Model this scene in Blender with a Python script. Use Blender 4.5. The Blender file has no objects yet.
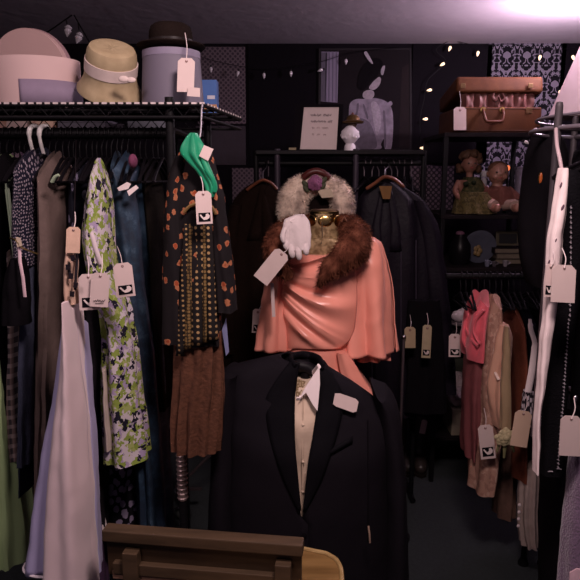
import bpy, bmesh, math, random
from math import sin, cos, pi, radians, sqrt, atan2, floor
from mathutils import Vector, Matrix, noise
RND = random.Random(7)
SC = bpy.context.scene
COL = SC.collection
# ------------------------------------------------------------------ camera
CAM_H, PITCH, FPX = 1.64, radians(10.5), 620.0
cd = bpy.data.cameras.new('camera'); cam = bpy.data.objects.new('camera', cd); COL.objects.link(cam)
cam.location = (0, 0, CAM_H); cam.rotation_euler = (pi/2 - PITCH, 0, 0)
cd.sensor_width = 36; cd.lens = 36*FPX/580; cd.clip_start = .05
SC.camera = cam
def P(px, py, Y):
    """a point of the room: the spot seen at px,py standing at depth Y"""
    u = (px-290)/FPX; v = (290-py)/FPX
    dy = cos(PITCH)+v*sin(PITCH); dz = -sin(PITCH)+v*cos(PITCH)
    s = Y/dy
    return Vector((u*s, Y, CAM_H+dz*s))
def mpp(py, Y):
    v = (290-py)/FPX
    return Y/(cos(PITCH)+v*sin(PITCH))/FPX
# ------------------------------------------------------------------ materials
class NT:
    def __init__(s, name):
        s.m = bpy.data.materials.new(name); s.m.use_nodes = True
        s.t = s.m.node_tree; s.b = s.t.nodes['Principled BSDF']
    def n(s, typ, **kw):
        nd = s.t.nodes.new(typ)
        for k, v in kw.items():
            if k.startswith('i_'):
                key = k[2:]
                key = int(key) if key.isdigit() else key.replace('_', ' ')
                if isinstance(v, bpy.types.NodeSocket): s.t.links.new(v, nd.inputs[key])
                else: nd.inputs[key].default_value = v
            else: setattr(nd, k, v)
        return nd
    def math(s, op, a, b=0.0, c=0.0): return s.n('ShaderNodeMath', operation=op, i_0=a, i_1=b, i_2=c).outputs[0]
    def mix(s, f, a, b):
        nd = s.n('ShaderNodeMix', data_type='RGBA')
        for key, v in ((0, f), (6, a), (7, b)):
            if isinstance(v, bpy.types.NodeSocket): s.t.links.new(v, nd.inputs[key])
            else: nd.inputs[key].default_value = v if key == 0 else c4(v)
        return nd.outputs[2]
    def set(s, key, v):
        if isinstance(v, bpy.types.NodeSocket): s.t.links.new(v, s.b.inputs[key])
        else: s.b.inputs[key].default_value = v
    def uv(s): return s.n('ShaderNodeTexCoord').outputs['UV']
    def obj(s): return s.n('ShaderNodeTexCoord').outputs['Object']
    def bump(s, h, strength=.3, dist=.01):
        s.set('Normal', s.n('ShaderNodeBump', i_Height=h, i_Strength=strength, i_Distance=dist).outputs[0])
    def ramp(s, f, stops, const=True):
        nd = s.n('ShaderNodeValToRGB'); cr = nd.color_ramp
        cr.interpolation = 'CONSTANT' if const else 'LINEAR'
        while len(cr.elements) < len(stops): cr.elements.new(.5)
        for e, (p, c) in zip(cr.elements, stops): e.position = p; e.color = c4(c)
        s.t.links.new(f, nd.inputs[0]); return nd.outputs[0]
def c4(c): return (c[0], c[1], c[2], 1)
def M(name, col, rough=.8, metal=0, spec=.3, sheen=0, bs=0, bd=.3, vary=.25, ns=30, emit=None, es=1, trans=0, alpha=1):
    if max(col) < .036: col = tuple(x*.5 for x in col); spec = min(spec, .05 if rough > .58 else .12); sheen = 0
    t = NT(name)
    if vary and not emit:
        nz = t.n('ShaderNodeTexNoise', i_Vector=t.obj(), i_Scale=ns, i_Detail=3)
        d = tuple(x*(1-vary) for x in col)
        t.set('Base Color', t.mix(nz.outputs[0], d, tuple(min(1, x*(1+vary*.6)) for x in col)))
    else: t.set('Base Color', c4(col))
    if bs:
        nb = t.n('ShaderNodeTexNoise', i_Vector=t.obj(), i_Scale=bs, i_Detail=4)
        t.bump(nb.outputs[0], bd, .01)
    t.set('Roughness', rough); t.set('Metallic', metal); t.set('Specular IOR Level', spec)
    if sheen: t.set('Sheen Weight', sheen); t.set('Sheen Roughness', .5)
    if emit: t.set('Emission Color', c4(emit)); t.set('Emission Strength', es)
    if trans: t.set('Transmission Weight', trans)
    if alpha < 1: t.set('Alpha', alpha)
    return t.m
def cells(name, stops, scale, rough=.75, warp=.25, stretch=1.0):
    """printed cotton: irregular patches, one flat ink per patch"""
    t = NT(name); uv = t.uv()
    nz = t.n('ShaderNodeTexNoise', i_Vector=uv, i_Scale=scale*.9, i_Detail=2)
    mp = t.n('ShaderNodeMapping', i_Vector=uv); mp.inputs['Scale'].default_value = (1, stretch, 1)
    v = t.n('ShaderNodeMix', data_type='VECTOR'); v.inputs[0].default_value = warp*.08
    t.t.links.new(mp.outputs[0], v.inputs[4]); t.t.links.new(nz.outputs['Color'], v.inputs[5])
    vo = t.n('ShaderNodeTexVoronoi', i_Vector=v.outputs[1], i_Scale=scale)
    sp = t.n('ShaderNodeSeparateColor'); t.t.links.new(vo.outputs['Color'], sp.inputs[0])
    t.set('Base Color', t.ramp(sp.outputs[0], stops)); t.set('Roughness', rough); t.set('Specular IOR Level', .12)
    return t.m
def spots(name, ground, ink, scale, r, rnd=0.0, petal=0.0, density=1.0, ink2=None, rough=.8, stretch=(1, 1), rot=0, coord='UV'):
    """dots or small blossoms on a ground"""
    t = NT(name); uv = t.uv() if coord == 'UV' else t.obj()
    mp = t.n('ShaderNodeMapping', i_Vector=uv); mp.inputs['Scale'].default_value = (stretch[0], stretch[1], 1); mp.inputs['Rotation'].default_value = (0, 0, rot)
    vo = t.n('ShaderNodeTexVoronoi', i_Vector=mp.outputs[0], i_Scale=scale, i_Randomness=rnd, voronoi_dimensions='2D')
    d = vo.outputs['Distance']
    if petal:
        nz = t.n('ShaderNodeTexNoise', i_Vector=mp.outputs[0], i_Scale=scale*3, i_Detail=2)
        d = t.math('ADD', d, t.math('MULTIPLY', t.math('SUBTRACT', nz.outputs[0], .5), petal))
    m = t.math('LESS_THAN', d, r)
    sp = t.n('ShaderNodeSeparateColor'); t.t.links.new(vo.outputs['Color'], sp.inputs[0])
    if density < 1: m = t.math('MULTIPLY', m, t.math('LESS_THAN', sp.outputs[0], density))
    c = ink
    if ink2: c = t.mix(t.math('GREATER_THAN', t.math('ADD', d, t.math('MULTIPLY', sp.outputs[1], r*.7)), r*.75), ink, ink2)
    t.set('Base Color', t.mix(m, ground, c)); t.set('Roughness', rough); t.set('Specular IOR Level', .08)
    return t.m
def plaid(name, a, b, c, s=40):
    t = NT(name); sp = t.n('ShaderNodeSeparateXYZ', i_0=t.uv())
    x = t.math('SINE', t.math('MULTIPLY', sp.outputs[0], s*2)); y = t.math('SINE', t.math('MULTIPLY', sp.outputs[1], s*2))
    m1 = t.mix(t.math('GREATER_THAN', x, .1), a, b)
    t.set('Base Color', t.mix(t.math('MULTIPLY', t.math('GREATER_THAN', y, .3), .6), m1, c)); t.set('Roughness', .9)
    return t.m
def wood(name, a, b, scale=6, rough=.5, axis=0):
    t = NT(name); mp = t.n('ShaderNodeMapping', i_Vector=t.obj())
    sc = [8, 8, 8]; sc[axis] = .8; mp.inputs['Scale'].default_value = sc
    nz = t.n('ShaderNodeTexNoise', i_Vector=mp.outputs[0], i_Scale=scale, i_Detail=6, i_Roughness=.6)
    t.set('Base Color', t.ramp(nz.outputs[0], [(.3, a), (.7, b)], False)); t.set('Roughness', rough); t.set('Specular IOR Level', .4)
    t.bump(nz.outputs[0], .2, .003)
    return t.m
def satin(name, col, dark, rough=.33):
    t = NT(name)
    nz = t.n('ShaderNodeTexNoise', i_Vector=t.obj(), i_Scale=9, i_Detail=2)
    t.set('Base Color', t.mix(nz.outputs[0], col, dark)); t.set('Roughness', rough); t.set('Specular IOR Level', .45)
    t.set('Sheen Weight', .06); t.set('Sheen Roughness', .4)
    return t.m
def damask(name, a, b, s=9):
    t = NT(name); sp = t.n('ShaderNodeSeparateXYZ', i_0=t.obj())
    def mirror(v, k): return t.math('ABSOLUTE', t.math('SUBTRACT', t.math('FRACT', t.math('MULTIPLY', v, k)), .5))
    row = t.math('FLOOR', t.math('MULTIPLY', sp.outputs[2], s*.72))
    xo = t.math('ADD', t.math('MULTIPLY', sp.outputs[0], s), t.math('MULTIPLY', row, .5))
    mx = t.math('ABSOLUTE', t.math('SUBTRACT', t.math('FRACT', xo), .5)); mz = t.math('FRACT', t.math('MULTIPLY', sp.outputs[2], s*.72))
    cb = t.n('ShaderNodeCombineXYZ', i_0=mx, i_1=mz, i_2=0.0)
    nz = t.n('ShaderNodeTexNoise', i_Vector=cb.outputs[0], i_Scale=5.5, i_Detail=1.5, i_Distortion=.8)
    t.set('Base Color', t.mix(t.math('GREATER_THAN', nz.outputs[0], .46), a, b)); t.set('Roughness', .8); t.set('Specular IOR Level', .08)
    return t.m
# ------------------------------------------------------------------ mesh helpers
BASE = {}
class MB:
    def __init__(s): s.v = []; s.f = []; s.uv = []
    def add(s, vs, fs, uvs=None):
        o = len(s.v); s.v += [Vector(p) for p in vs]
        s.uv += uvs if uvs else [(p[0], p[2]) for p in vs]
        s.f += [tuple(i+o for i in f) for f in fs]; return s
    def box(s, c, d, rot=None):
        c = Vector(c); h = [x/2 for x in d]
        vs = [Vector((sx*h[0], sy*h[1], sz*h[2])) for sx in (-1, 1) for sy in (-1, 1) for sz in (-1, 1)]
        if rot: vs = [rot @ p for p in vs]
        return s.add([c+p for p in vs], [(0, 1, 3, 2), (4, 6, 7, 5), (0, 4, 5, 1), (2, 3, 7, 6), (0, 2, 6, 4), (1, 5, 7, 3)])
    def tube(s, pts, r, n=8, cap=True, flat=1.0):
        pts = [Vector(p) for p in pts]; rs = r if isinstance(r, (list, tuple)) else [r]*len(pts)
        vs = []; fs = []; prev = None
        for i, p in enumerate(pts):
            d = (pts[min(i+1, len(pts)-1)]-pts[max(i-1, 0)]).normalized()
            if prev is None:
                ref = Vector((0, 0, 1)) if abs(d.z) < .9 else Vector((0, 1, 0))
                a = d.cross(ref).normalized()
            else: a = (prev-d*prev.dot(d)).normalized()
            prev = a; b = d.cross(a)
            vs += [p+a*(rs[i]*cos(2*pi*k/n))+b*(rs[i]*flat*sin(2*pi*k/n)) for k in range(n)]
        for i in range(len(pts)-1):
            for k in range(n):
                fs.append((i*n+k, i*n+(k+1) % n, (i+1)*n+(k+1) % n, (i+1)*n+k))
        if cap: fs += [tuple(range(n-1, -1, -1)), tuple((len(pts)-1)*n+k for k in range(n))]
        return s.add(vs, fs)
    def lathe(s, prof, c=(0, 0, 0), n=40, mat=None, sx=1.0, sy=1.0):
        c = Vector(c); vs = []; fs = []; uvs = []
        for r, z in prof:
            for k in range(n):
                a = 2*pi*k/n; p = Vector((r*sx*cos(a), r*sy*sin(a), z))
                vs.append(c+(mat @ p if mat else p)); uvs.append((a*.1, z))
        for i in range(len(prof)-1):
            for k in range(n): fs.append((i*n+k, i*n+(k+1) % n, (i+1)*n+(k+1) % n, (i+1)*n+k))
        if prof[0][0] > 1e-4: fs.append(tuple(range(n-1, -1, -1)))
        if prof[-1][0] > 1e-4: fs.append(tuple((len(prof)-1)*n+k for k in range(n)))
        return s.add(vs, fs, uvs)
    def ball(s, c, r, n=16, m=10, mat=None):
        rr = r if isinstance(r, (tuple, list)) else (r, r, r)
        vs = []; fs = []
        for i in range(m+1):
            t = pi*i/m
            for k in range(n):
                a = 2*pi*k/n; p = Vector((rr[0]*sin(t)*cos(a), rr[1]*sin(t)*sin(a), -rr[2]*cos(t)))
                vs.append(Vector(c)+(mat @ p if mat else p))
        for i in range(m):
            for k in range(n): fs.append((i*n+k, i*n+(k+1) % n, (i+1)*n+(k+1) % n, (i+1)*n+k))
        return s.add(vs, fs)
    def poly(s, pts, n, th):
        """solid slab: outline pts, thickness th along n"""
        k = len(pts); n = Vector(n)*th; pts = [Vector(p) for p in pts]
        vs = pts+[p+n for p in pts]
        return s.add(vs, [tuple(range(k)), tuple(range(2*k-1, k-1, -1))]+[(i, i+k, (i+1) % k+k, (i+1) % k) for i in range(k)])
    def grid(s, rows):
        nr, nc = len(rows), len(rows[0]); vs = [p for r in rows for p in r]
        return s.add(vs, [(i*nc+j, i*nc+j+1, (i+1)*nc+j+1, (i+1)*nc+j) for i in range(nr-1) for j in range(nc-1)])
    def jitter(s, amp, sc):
        for i, p in enumerate(s.v): s.v[i] = p+noise.noise_vector(p*sc)*amp
        return s
    def tufts(s, count, length, width, comb=(0, 0, -.5), rnd=.5, seed=1):
        """pile: short hairs rooted all over the faces there are so far"""
        R = random.Random(seed); fs = list(s.f); comb = Vector(comb); tris = []
        ar = []; tot = 0
        for f in fs:
            a = (s.v[f[1]]-s.v[f[0]]).cross(s.v[f[2]]-s.v[f[0]]).length; tot += a; ar.append(tot)
        import bisect
        for _ in range(count):
            f = fs[min(bisect.bisect(ar, R.random()*tot), len(fs)-1)]
            a, b, c = s.v[f[0]], s.v[f[1]], s.v[f[2]]; d = s.v[f[3]] if len(f) > 3 else c
            u, w = R.random(), R.random()
            p = (a*(1-u)+b*u)*(1-w)+(d*(1-u)+c*u)*w
            nn = (b-a).cross(c-a)
            if nn.length < 1e-10: continue
            nn.normalize()
            dr = nn+comb+Vector((R.uniform(-rnd, rnd), R.uniform(-rnd, rnd), R.uniform(-rnd, rnd)))
            dr.normalize(); L = length*R.uniform(.5, 1.1)
            sd = dr.cross(Vector((R.uniform(-1, 1), R.uniform(-1, 1), R.uniform(-1, 1)))).normalized()*width
            tris.append((p-sd, p+sd, p+dr*L+comb*L*.2))
        for t in tris: s.add(t, [(0, 1, 2)])
        return s
    def build(s, name, mat, parent=None, smooth=True, bevel=0, sub=0, solid=0, base=None, label=None, seg=2):
        me = bpy.data.meshes.new(name)
        if parent is not None: b = BASE[parent]
        else: b = Vector(base) if base is not None else Vector((sum(p.x for p in s.v)/len(s.v), sum(p.y for p in s.v)/len(s.v), min(p.z for p in s.v)))
        me.from_pydata([p-b for p in s.v], [], s.f)
        ul = me.uv_layers.new(name='UVMap')
        for l in me.loops: ul.data[l.index].uv = s.uv[l.vertex_index]
        if bevel:
            bm = bmesh.new(); bm.from_mesh(me)
            bmesh.ops.remove_doubles(bm, verts=bm.verts, dist=1e-5)
            bmesh.ops.bevel(bm, geom=[e for e in bm.edges if len(e.link_faces) == 2 and e.calc_face_angle(0) > .5], offset=bevel, segments=seg, affect='EDGES', profile=.6)
            bm.to_mesh(me); bm.free()
        bm = bmesh.new(); bm.from_mesh(me); bmesh.ops.recalc_face_normals(bm, faces=bm.faces); bm.to_mesh(me); bm.free()
        for p in me.polygons: p.use_smooth = smooth
        if smooth: me.set_sharp_from_angle(angle=radians(42))
        me.materials.append(mat)
        o = bpy.data.objects.new(name, me); COL.objects.link(o)
        if parent is not None: o.parent = parent
        else: o.location = b
        BASE[o] = b
        if solid:
            md = o.modifiers.new('thickness', 'SOLIDIFY'); md.thickness = solid; md.offset = 0
        if sub:
            md = o.modifiers.new('smooth', 'SUBSURF'); md.levels = sub; md.render_levels = sub
        if label: o['label'] = label
        return o
def thing(name, label, cat, base, group=None):
    o = bpy.data.objects.new(name, None); COL.objects.link(o); o.location = Vector(base); o.empty_display_size = .05
    BASE[o] = Vector(base); o['label'] = label; o['category'] = cat
    if group: o['group'] = group
    return o
def tag(o, label, cat, group=None):
    o['label'] = label; o['category'] = cat
    if group: o['group'] = group
    return o
def struct(o): o['kind'] = 'structure'; return o
def copy_tree(o, parent=None):
    c = o.copy(); COL.objects.link(c)
    if parent: c.parent = parent
    for ch in list(o.children): copy_tree(ch, c)
    return c
def crom(seq, t):
    """smooth interpolation through a list of equal-length tuples, t in 0..1"""
    k = t*(len(seq)-1); i = min(int(k), len(seq)-2); f = k-i
    p0 = seq[max(i-1, 0)]; p1 = seq[i]; p2 = seq[i+1]; p3 = seq[min(i+2, len(seq)-1)]
    out = []
    for a, b, c, d in zip(p0, p1, p2, p3):
        m1 = (c-a)*.4; m2 = (d-b)*.4
        out.append((2*f**3-3*f*f+1)*b+(f**3-2*f*f+f)*m1+(-2*f**3+3*f*f)*c+(f**3-f*f)*m2)
    return tuple(out)
def smoothpts(pts, n=24): return [Vector(crom([tuple(p) for p in pts], i/(n-1))) for i in range(n)]
class Cloth:
    """a hollow hanging shell of cloth: outline rows (y,xl,xr) or (yl,yr,xl,xr) at depth Y, half depth b, with folds growing to the hem"""
    def __init__(s, rows, Y, b, n=48, m=26, folds=9, amp=.08, seed=0, gap=None, topamp=.15, grow=1.2, yaw=0, bt=None, lean=0, slope=None, crumple=.0045):
        s.rings = []
        R = random.Random(seed); ph = R.uniform(0, 6.28); ph2 = R.uniform(0, 6.28); k2 = folds*.6+1
        rr = [(r[0], r[0], r[1], r[2]) if len(r) == 3 else r for r in rows]
        # ring positions follow the rows' heights evenly
        L = [0]
        for i in range(len(rr)-1): L.append(L[-1]+max(3, abs(rr[i+1][0]-rr[i][0])))
        mb = MB(); vs = []; fs = []; uvs = []
        per = None
        ts = []
        for i in range(len(rr)-1):
            cnt = max(2, round(m*(L[i+1]-L[i])/L[-1]))
            ts += [(i+j/cnt)/(len(rr)-1) for j in range(cnt)]
        ts.append(1.0); s.ts = ts
        zs = None
        for q, t in enumerate(ts):
            yl, yr, xl, xr = crom(rr, t)
            k = t*(len(rr)-1); i = min(int(k), len(rr)-2); prog = (L[i]+(L[i+1]-L[i])*(k-i))/L[-1]
            Yc = Y+lean*prog
            A = P(xl, yl, Yc); B = P(xr, yr, Yc); c = (A+B)/2; a = (B.x-A.x)/2
            bb = b if bt is None else bt+(b-bt)*min(1, prog*4)
            s.rings.append((c, a, bb, (B.z-A.z)/2, prog))
        amax = max(r[1] for r in s.rings); per = pi*(amax+b)
        if slope is None: slope = .5 if b > 1.6*amax else 0
        for q, (c, a, bb, dz, prog) in enumerate(s.rings):
            f1, f2 = 0, 2*pi
            closed = True
            if gap:
                g = gap(c, a, bb, ts[q])
                if g: f1, f2 = g; closed = False
            for j in range(n+1):
                fi = f1+(f2-f1)*j/n
                w = amp*(topamp+(1-topamp)*prog**grow)
                d = w*(sin(folds*fi+ph+1.1*sin(3*prog+ph2))+.45*sin(k2*fi*1.7+ph2+2*prog))
                if gap: d *= min(1, 4*min(j, n-j)/n)
                rad = 1+d
                ab = (a+bb)/2
                x = a*cos(fi)+d*ab*cos(fi); y = -bb*sin(fi)-d*ab*sin(fi)
                if yaw: pass
                up = slope*bb*max(0, 1-prog*5)*(1-abs(sin(fi))**1.3)
                pt = c+Vector((x, y, dz*cos(fi)+up))
                if crumple: pt += (noise.noise_vector(Vector((pt.x*13, pt.y*13, pt.z*8))+Vector((seed, 0, 0)))+.5*noise.noise_vector(pt*27))*crumple*min(1, .3+prog*3)
                vs.append(pt)
                uvs.append((fi/(2*pi)*per, c.z))
        for q in range(len(s.rings)-1):
            for j in range(n):
                A = q*(n+1)+j; fs.append((A, A+1, A+n+2, A+n+1))
        if not gap: fs.append(tuple(range(n, 0, -1)))
        mb.add(vs, fs, uvs); s.mb = mb
    def front(s, px, py, off=.004):
        Y = s.rings[0][0].y
        for _ in range(6):
            p = P(px, py, Y)
            R = s.rings; r = R[-1]
            for i in range(len(R)-1):
                if R[i][0].z >= p.z >= R[i+1][0].z:
                    f = (R[i][0].z-p.z)/max(1e-6, R[i][0].z-R[i+1][0].z)
                    r = (R[i][0].lerp(R[i+1][0], f), R[i][1]+(R[i+1][1]-R[i][1])*f, R[i][2]+(R[i+1][2]-R[i][2])*f); break
            else:
                if p.z > R[0][0].z: r = R[0]
            q = max(0, 1-((p.x-r[0].x)/max(r[1], 1e-4))**2)
            Y = r[0].y-r[2]*sqrt(q)
        return P(px, py, Y-off)
    def build(s, name, mat, parent=None, **kw): return s.mb.build(name, mat, parent, **kw)
def pxslab(pts, Y, th=.002, yaw=0.0, lean=0.0):
    """a thin real slab whose outline is given at depth Y (yaw, lean: metres of depth per metre across / up)"""
    cx = sum(p[0] for p in pts)/len(pts); cy = sum(p[1] for p in pts)/len(pts); c = P(cx, cy, Y)
    out = []
    for x, y in pts:
        p = P(x, y, Y); d = yaw*(p.x-c.x)+lean*(p.z-c.z); out.append(P(x, y, Y+d))
    return MB().poly(out, (0, 1, 0), th)
# ------------------------------------------------------------------ palette
BLK = M('black_metal', (.010, .009, .011), .5, 0, .3, vary=0)
BLKP = M('black_plastic', (.010, .008, .011), .5, 0, .25, vary=0)
CHROME = M('chrome', (.55, .52, .54), .25, 1, vary=0)
BRASS = M('brass', (.55, .38, .14), .3, 1, vary=.3)
CARD = M('tag_card', (.56, .44, .42), .7, 0, .2, vary=.06)
CARDW = M('sign_card', (.66, .54, .53), .7, 0, .2, vary=.05)
STRING = M('tag_string', (.6, .5, .5), .9, vary=0)
INK = M('printed_black', (.01, .008, .012), .6, vary=0)
WHITEP = M('white_plastic', (.78, .74, .72), .4, vary=0)
WHITECL = M('white_cloth', (.66, .56, .56), .85, sheen=.2, bs=120, bd=.2, vary=.08)
CLEAR = M('clear_bulb', (.75, .7, .75), .12, 0, .8, vary=0, trans=.6)
LIT = M('lit_bulb', (1, .8, .6), .3, vary=0, emit=(1, .68, .42), es=1.5)
BLKCL = M('black_wool', (.011, .009, .012), .9, sheen=.08, bs=200, bd=.15)
BLKV = M('black_violet_cloth', (.017, .013, .02), .8, sheen=.1, bs=90, bd=.2)

# ------------------------------------------------------------------ the room
WY = 4.0; CH = 2.43
floor_m = M('grey_green_carpet', (.030, .036, .038), .95, bs=260, bd=.5, vary=.35, ns=60)
ceil_m = NT('painted_ceiling')
w1 = ceil_m.n('ShaderNodeTexNoise', i_Vector=ceil_m.obj(), i_Scale=14, i_Detail=5)
ceil_m.set('Base Color', ceil_m.mix(w1.outputs[0], (.64, .54, .64), (.74, .63, .73))); ceil_m.set('Roughness', .9); ceil_m.bump(w1.outputs[0], .12, .02)
wall_m = M('black_painted_wall', (.014, .010, .016), .8, bs=40, bd=.1)
side_m = M('dark_side_wall', (.03, .024, .03), .85)
def slab(name, c, d, m, lab=None):
    o = MB().box(c, d).build(name, m, smooth=False, base=c); return struct(o)
slab('floor', (0, 1.4, -.03), (4.4, 5.4, .06), floor_m)
slab('ceiling', (0, 1.4, CH+.03), (4.4, 5.4, .06), ceil_m.m)
slab('wall_back', (0, WY+.05, CH/2), (4.4, .1, CH), wall_m)
slab('wall_left', (-2.15, 1.4, CH/2), (.1, 5.2, CH), side_m)
slab('wall_right', (2.15, 1.4, CH/2), (.1, 5.2, CH), side_m)
# patchwork of coloured panels on the back wall
dots = spots('dotted_grey_panel', (.085, .062, .085), (.03, .02, .034), 60, .30, coord='OBJ', stretch=(1, 1))
def pegmat(name, base, hole, sc, rot):
    t = NT(name); sp = t.n('ShaderNodeSeparateXYZ', i_0=t.obj())
    cb = t.n('ShaderNodeCombineXYZ', i_0=sp.outputs[0], i_1=sp.outputs[2], i_2=0.0)
    mp = t.n('ShaderNodeMapping', i_Vector=cb.outputs[0]); t.set('Specular IOR Level', .1); mp.inputs['Rotation'].default_value = (0, 0, rot)
    vo = t.n('ShaderNodeTexVoronoi', i_Vector=mp.outputs[0], i_Scale=sc, i_Randomness=0.0, voronoi_dimensions='2D')
    t.set('Base Color', t.mix(t.math('LESS_THAN', vo.outputs['Distance'], .36), base, hole)); t.set('Roughness', .75); return t.m
dots = pegmat('dotted_grey_panel', (.125, .092, .11), (.045, .032, .046), 46, .78)
diam = pegmat('diamond_grey_panel', (.025, .018, .026), (.12, .088, .11), 40, .78)
plain = M('plain_grey_panel', (.037, .027, .037), .8)
plain2 = M('plain_black_panel', (.009, .006, .011), .7)
dam = damask('black_and_white_damask', (.17, .145, .19), (.006, .005, .008), 8.2)
ntrim = [0]
def panel(x0, x1, y0, y1, m, th=.012):
    a = P(x0, y0, WY-.006); b = P(x1, y1, WY-.006); ntrim[0] += 1
    o = MB().box(((a.x+b.x)/2, WY-th/2-.0005, (a.z+b.z)/2), (b.x-a.x, th, a.z-b.z)).build('trim_%d' % ntrim[0], m, smooth=False, bevel=.002); return struct(o)
panel(196, 246, 47, 124, dots); panel(248, 320, 44, 166, plain2, .016)
panel(196, 246, 126, 165, plain); panel(196, 230, 167, 205, plain2); panel(232, 262, 168, 205, dots)
panel(410, 430, 165, 212, diam); panel(431, 452, 166, 212, diam)
panel(413, 486, 44, 163, plain2)
panel(488, 560, 41, 132, dam); panel(476, 534, 137, 206, dam); panel(562, 610, 41, 132, plain2)
panel(230, 410, 207, 290, plain)

# ------------------------------------------------------------------ lamps
key = bpy.data.lights.new('shop_ceiling_light', 'AREA'); key.shape = 'DISK'; key.size = .35; key.energy = 34; key.color = (1, .77, .76)
ko = bpy.data.objects.new('shop_ceiling_light', key); COL.objects.link(ko); ko.location = (.22, .74, CH-.03)
ko.rotation_euler = (radians(30), 0, 0)
W = bpy.data.worlds.new('world'); SC.world = W; W.use_nodes = True
W.node_tree.nodes['Background'].inputs[0].default_value = (.55, .40, .62, 1); W.node_tree.nodes['Background'].inputs[1].default_value = .11
k2 = bpy.data.lights.new('added_fill_light', 'AREA'); k2.shape = 'DISK'; k2.size = .4; k2.energy = 13; k2.color = (1, .77, .80)  # added fill from an unseen lamp, brightens the clothes at the left
k2o = bpy.data.objects.new('added_fill_light', k2); COL.objects.link(k2o); k2o.location = (-.85, .35, CH-.03); k2o.rotation_euler = (radians(32), 0, 0)

# standing lamp at the right: cone shade open at the top, its bulb lights the ceiling
LY = 2.95
shade_m = M('cream_lampshade', (.72, .60, .58), .8, vary=.05)
a = P(589, 85, LY); zb = P(580, 117, LY).z; zt = P(580, 46, LY).z; q = mpp(85, LY)
fl = thing('floor_lamp', 'standing lamp with a pale cone shade above the black clothes at the right edge', 'lamp', (a.x, a.y, 0))
MB().lathe([(.0, 0), (.14, 0), (.14, .015), (.03, .035), (.0, .035)], (a.x, a.y, 0)).build('base', BLK, fl)
MB().tube([(a.x, a.y, .03), (a.x, a.y, zt-.07)], .011).build('pole', BLK, fl)
MB().lathe([(36*q, zb), (11*q, zt)], (a.x, a.y, 0), 56).build('lamp_shade', shade_m, fl, solid=.003)
gm = M('lamp_glass', (1, .9, .9), .4, vary=0, emit=(1, .84, .95), es=14)
MB().ball((a.x, a.y, zt-.035), (.030, .030, .032)).build('bulb', gm, fl)
MB().lathe([(36.4*q, zb-.003), (36.2*q, zb+.007)], (a.x, a.y, 0), 56).build('shade_trim', M('shade_braid', (.5, .4, .4)), fl, solid=.003)
pl = bpy.data.lights.new('floor_lamp_light', 'POINT'); pl.energy = 34; pl.color = (1, .79, .93); pl.shadow_soft_size = .03
po = bpy.data.objects.new('floor_lamp_light', pl); COL.objects.link(po); po.location = (a.x, a.y, zt+.03)

# ------------------------------------------------------------------ price tags
def price_tag(label, top, w, h, rot=0, Y=1.45, pic=True, tie=None, yaw=0.1, cardm=None, name='price_tag', piccy=.66, sig=False, group='price tags', hole=True, lean=0.0):
    """card hanging from px point top (middle of its upper edge), w,h in px, tie = where the string is fixed"""
    cx, cy = top; r = radians(rot); ca, sa = cos(r), sin(r)
    def L(x, y): return (cx+x*ca-y*sa, cy+x*sa+y*ca)
    c = P(cx, cy, Y)
    def W(x, y, off=0):
        q = L(x, y); p = P(q[0], q[1], Y); d = yaw*(p.x-c.x)+lean*(p.z-c.z); return P(q[0], q[1], Y+d-off)
    t = thing(name, label, 'price tag', c, group)
    k = min(w*.2, 5)
    out = [W(-w/2+k, 0), W(w/2-k, 0), W(w/2, k), W(w/2, h), W(-w/2, h), W(-w/2, k)]
    MB().poly(out, (0, 1, 0), .0014).build('card', cardm or CARD, t, smooth=False)
    if hole:
        e = W(0, 3.2, .0003); R = mpp(cy, Y)
        MB().lathe([(.4*R, 0), (1.3*R, 0), (1.3*R, .0007), (.4*R, .0007)], e, 12, Matrix.Rotation(pi/2, 3, 'X')).build('eyelet', M('eyelet', (.2, .1, .09)) if 'eyelet' not in bpy.data.materials else bpy.data.materials['eyelet'], t)
    if tie:
        a = P(tie[0], tie[1], tie[2] if len(tie) > 2 else Y+.02); b = W(0, 3.2, .002); m = (a+b)/2+Vector((.004, -.004, 0))
        MB().tube(smoothpts([b, m, a], 8), .0011, 5).build('string', STRING, t)
    if pic:
        px0, px1 = (-w*.36, w*.38); y0, y1 = h*piccy, h*.93
        pr = MB().poly([W(px0, y0, .0006), W(px1, y0, .0006), W(px1, y1, .0006), W(px0, y1, .0006)], (0, 1, 0), .0004).build('printed_square', INK, t, smooth=False)
        ww = px1-px0; hh = y1-y0
        S = [(.08, .22), (.2, .18), (.42, .55), (.6, .42), (.62, .15), (.8, .1), (.95, .35), (.9, .62), (.7, .78), (.45, .82), (.28, .6)]
        MB().poly([W(px0+ww*x, y0+hh*y, .0009) for x, y in S], (0, 1, 0), .0002).build('printed_motif', M('printed_white', (.62, .52, .5), vary=0) if 'printed_white' not in bpy.data.materials else bpy.data.materials['printed_white'], t, smooth=False)
    if sig:
        mb = MB(); pts = [W(-w*.3+w*.62*i/16, h*.82+1.3*sin(i*1.9)+.4*sin(i*.7), .0012) for i in range(17)]
        mb.tube(pts, .0006, 4); mb.tube([W(-w*.2, h*.9, .0012), W(w*.25, h*.89, .0012)], .0005, 4)
        mb.build('handwriting', INK, t)
    return t
def sticker(name, label, pts, Y, yaw=0, lean=0, m=None, cat='label'):
    return tag(pxslab(pts, Y, .0012, yaw, lean).build(name, m or CARD, smooth=False), label, cat)
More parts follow.
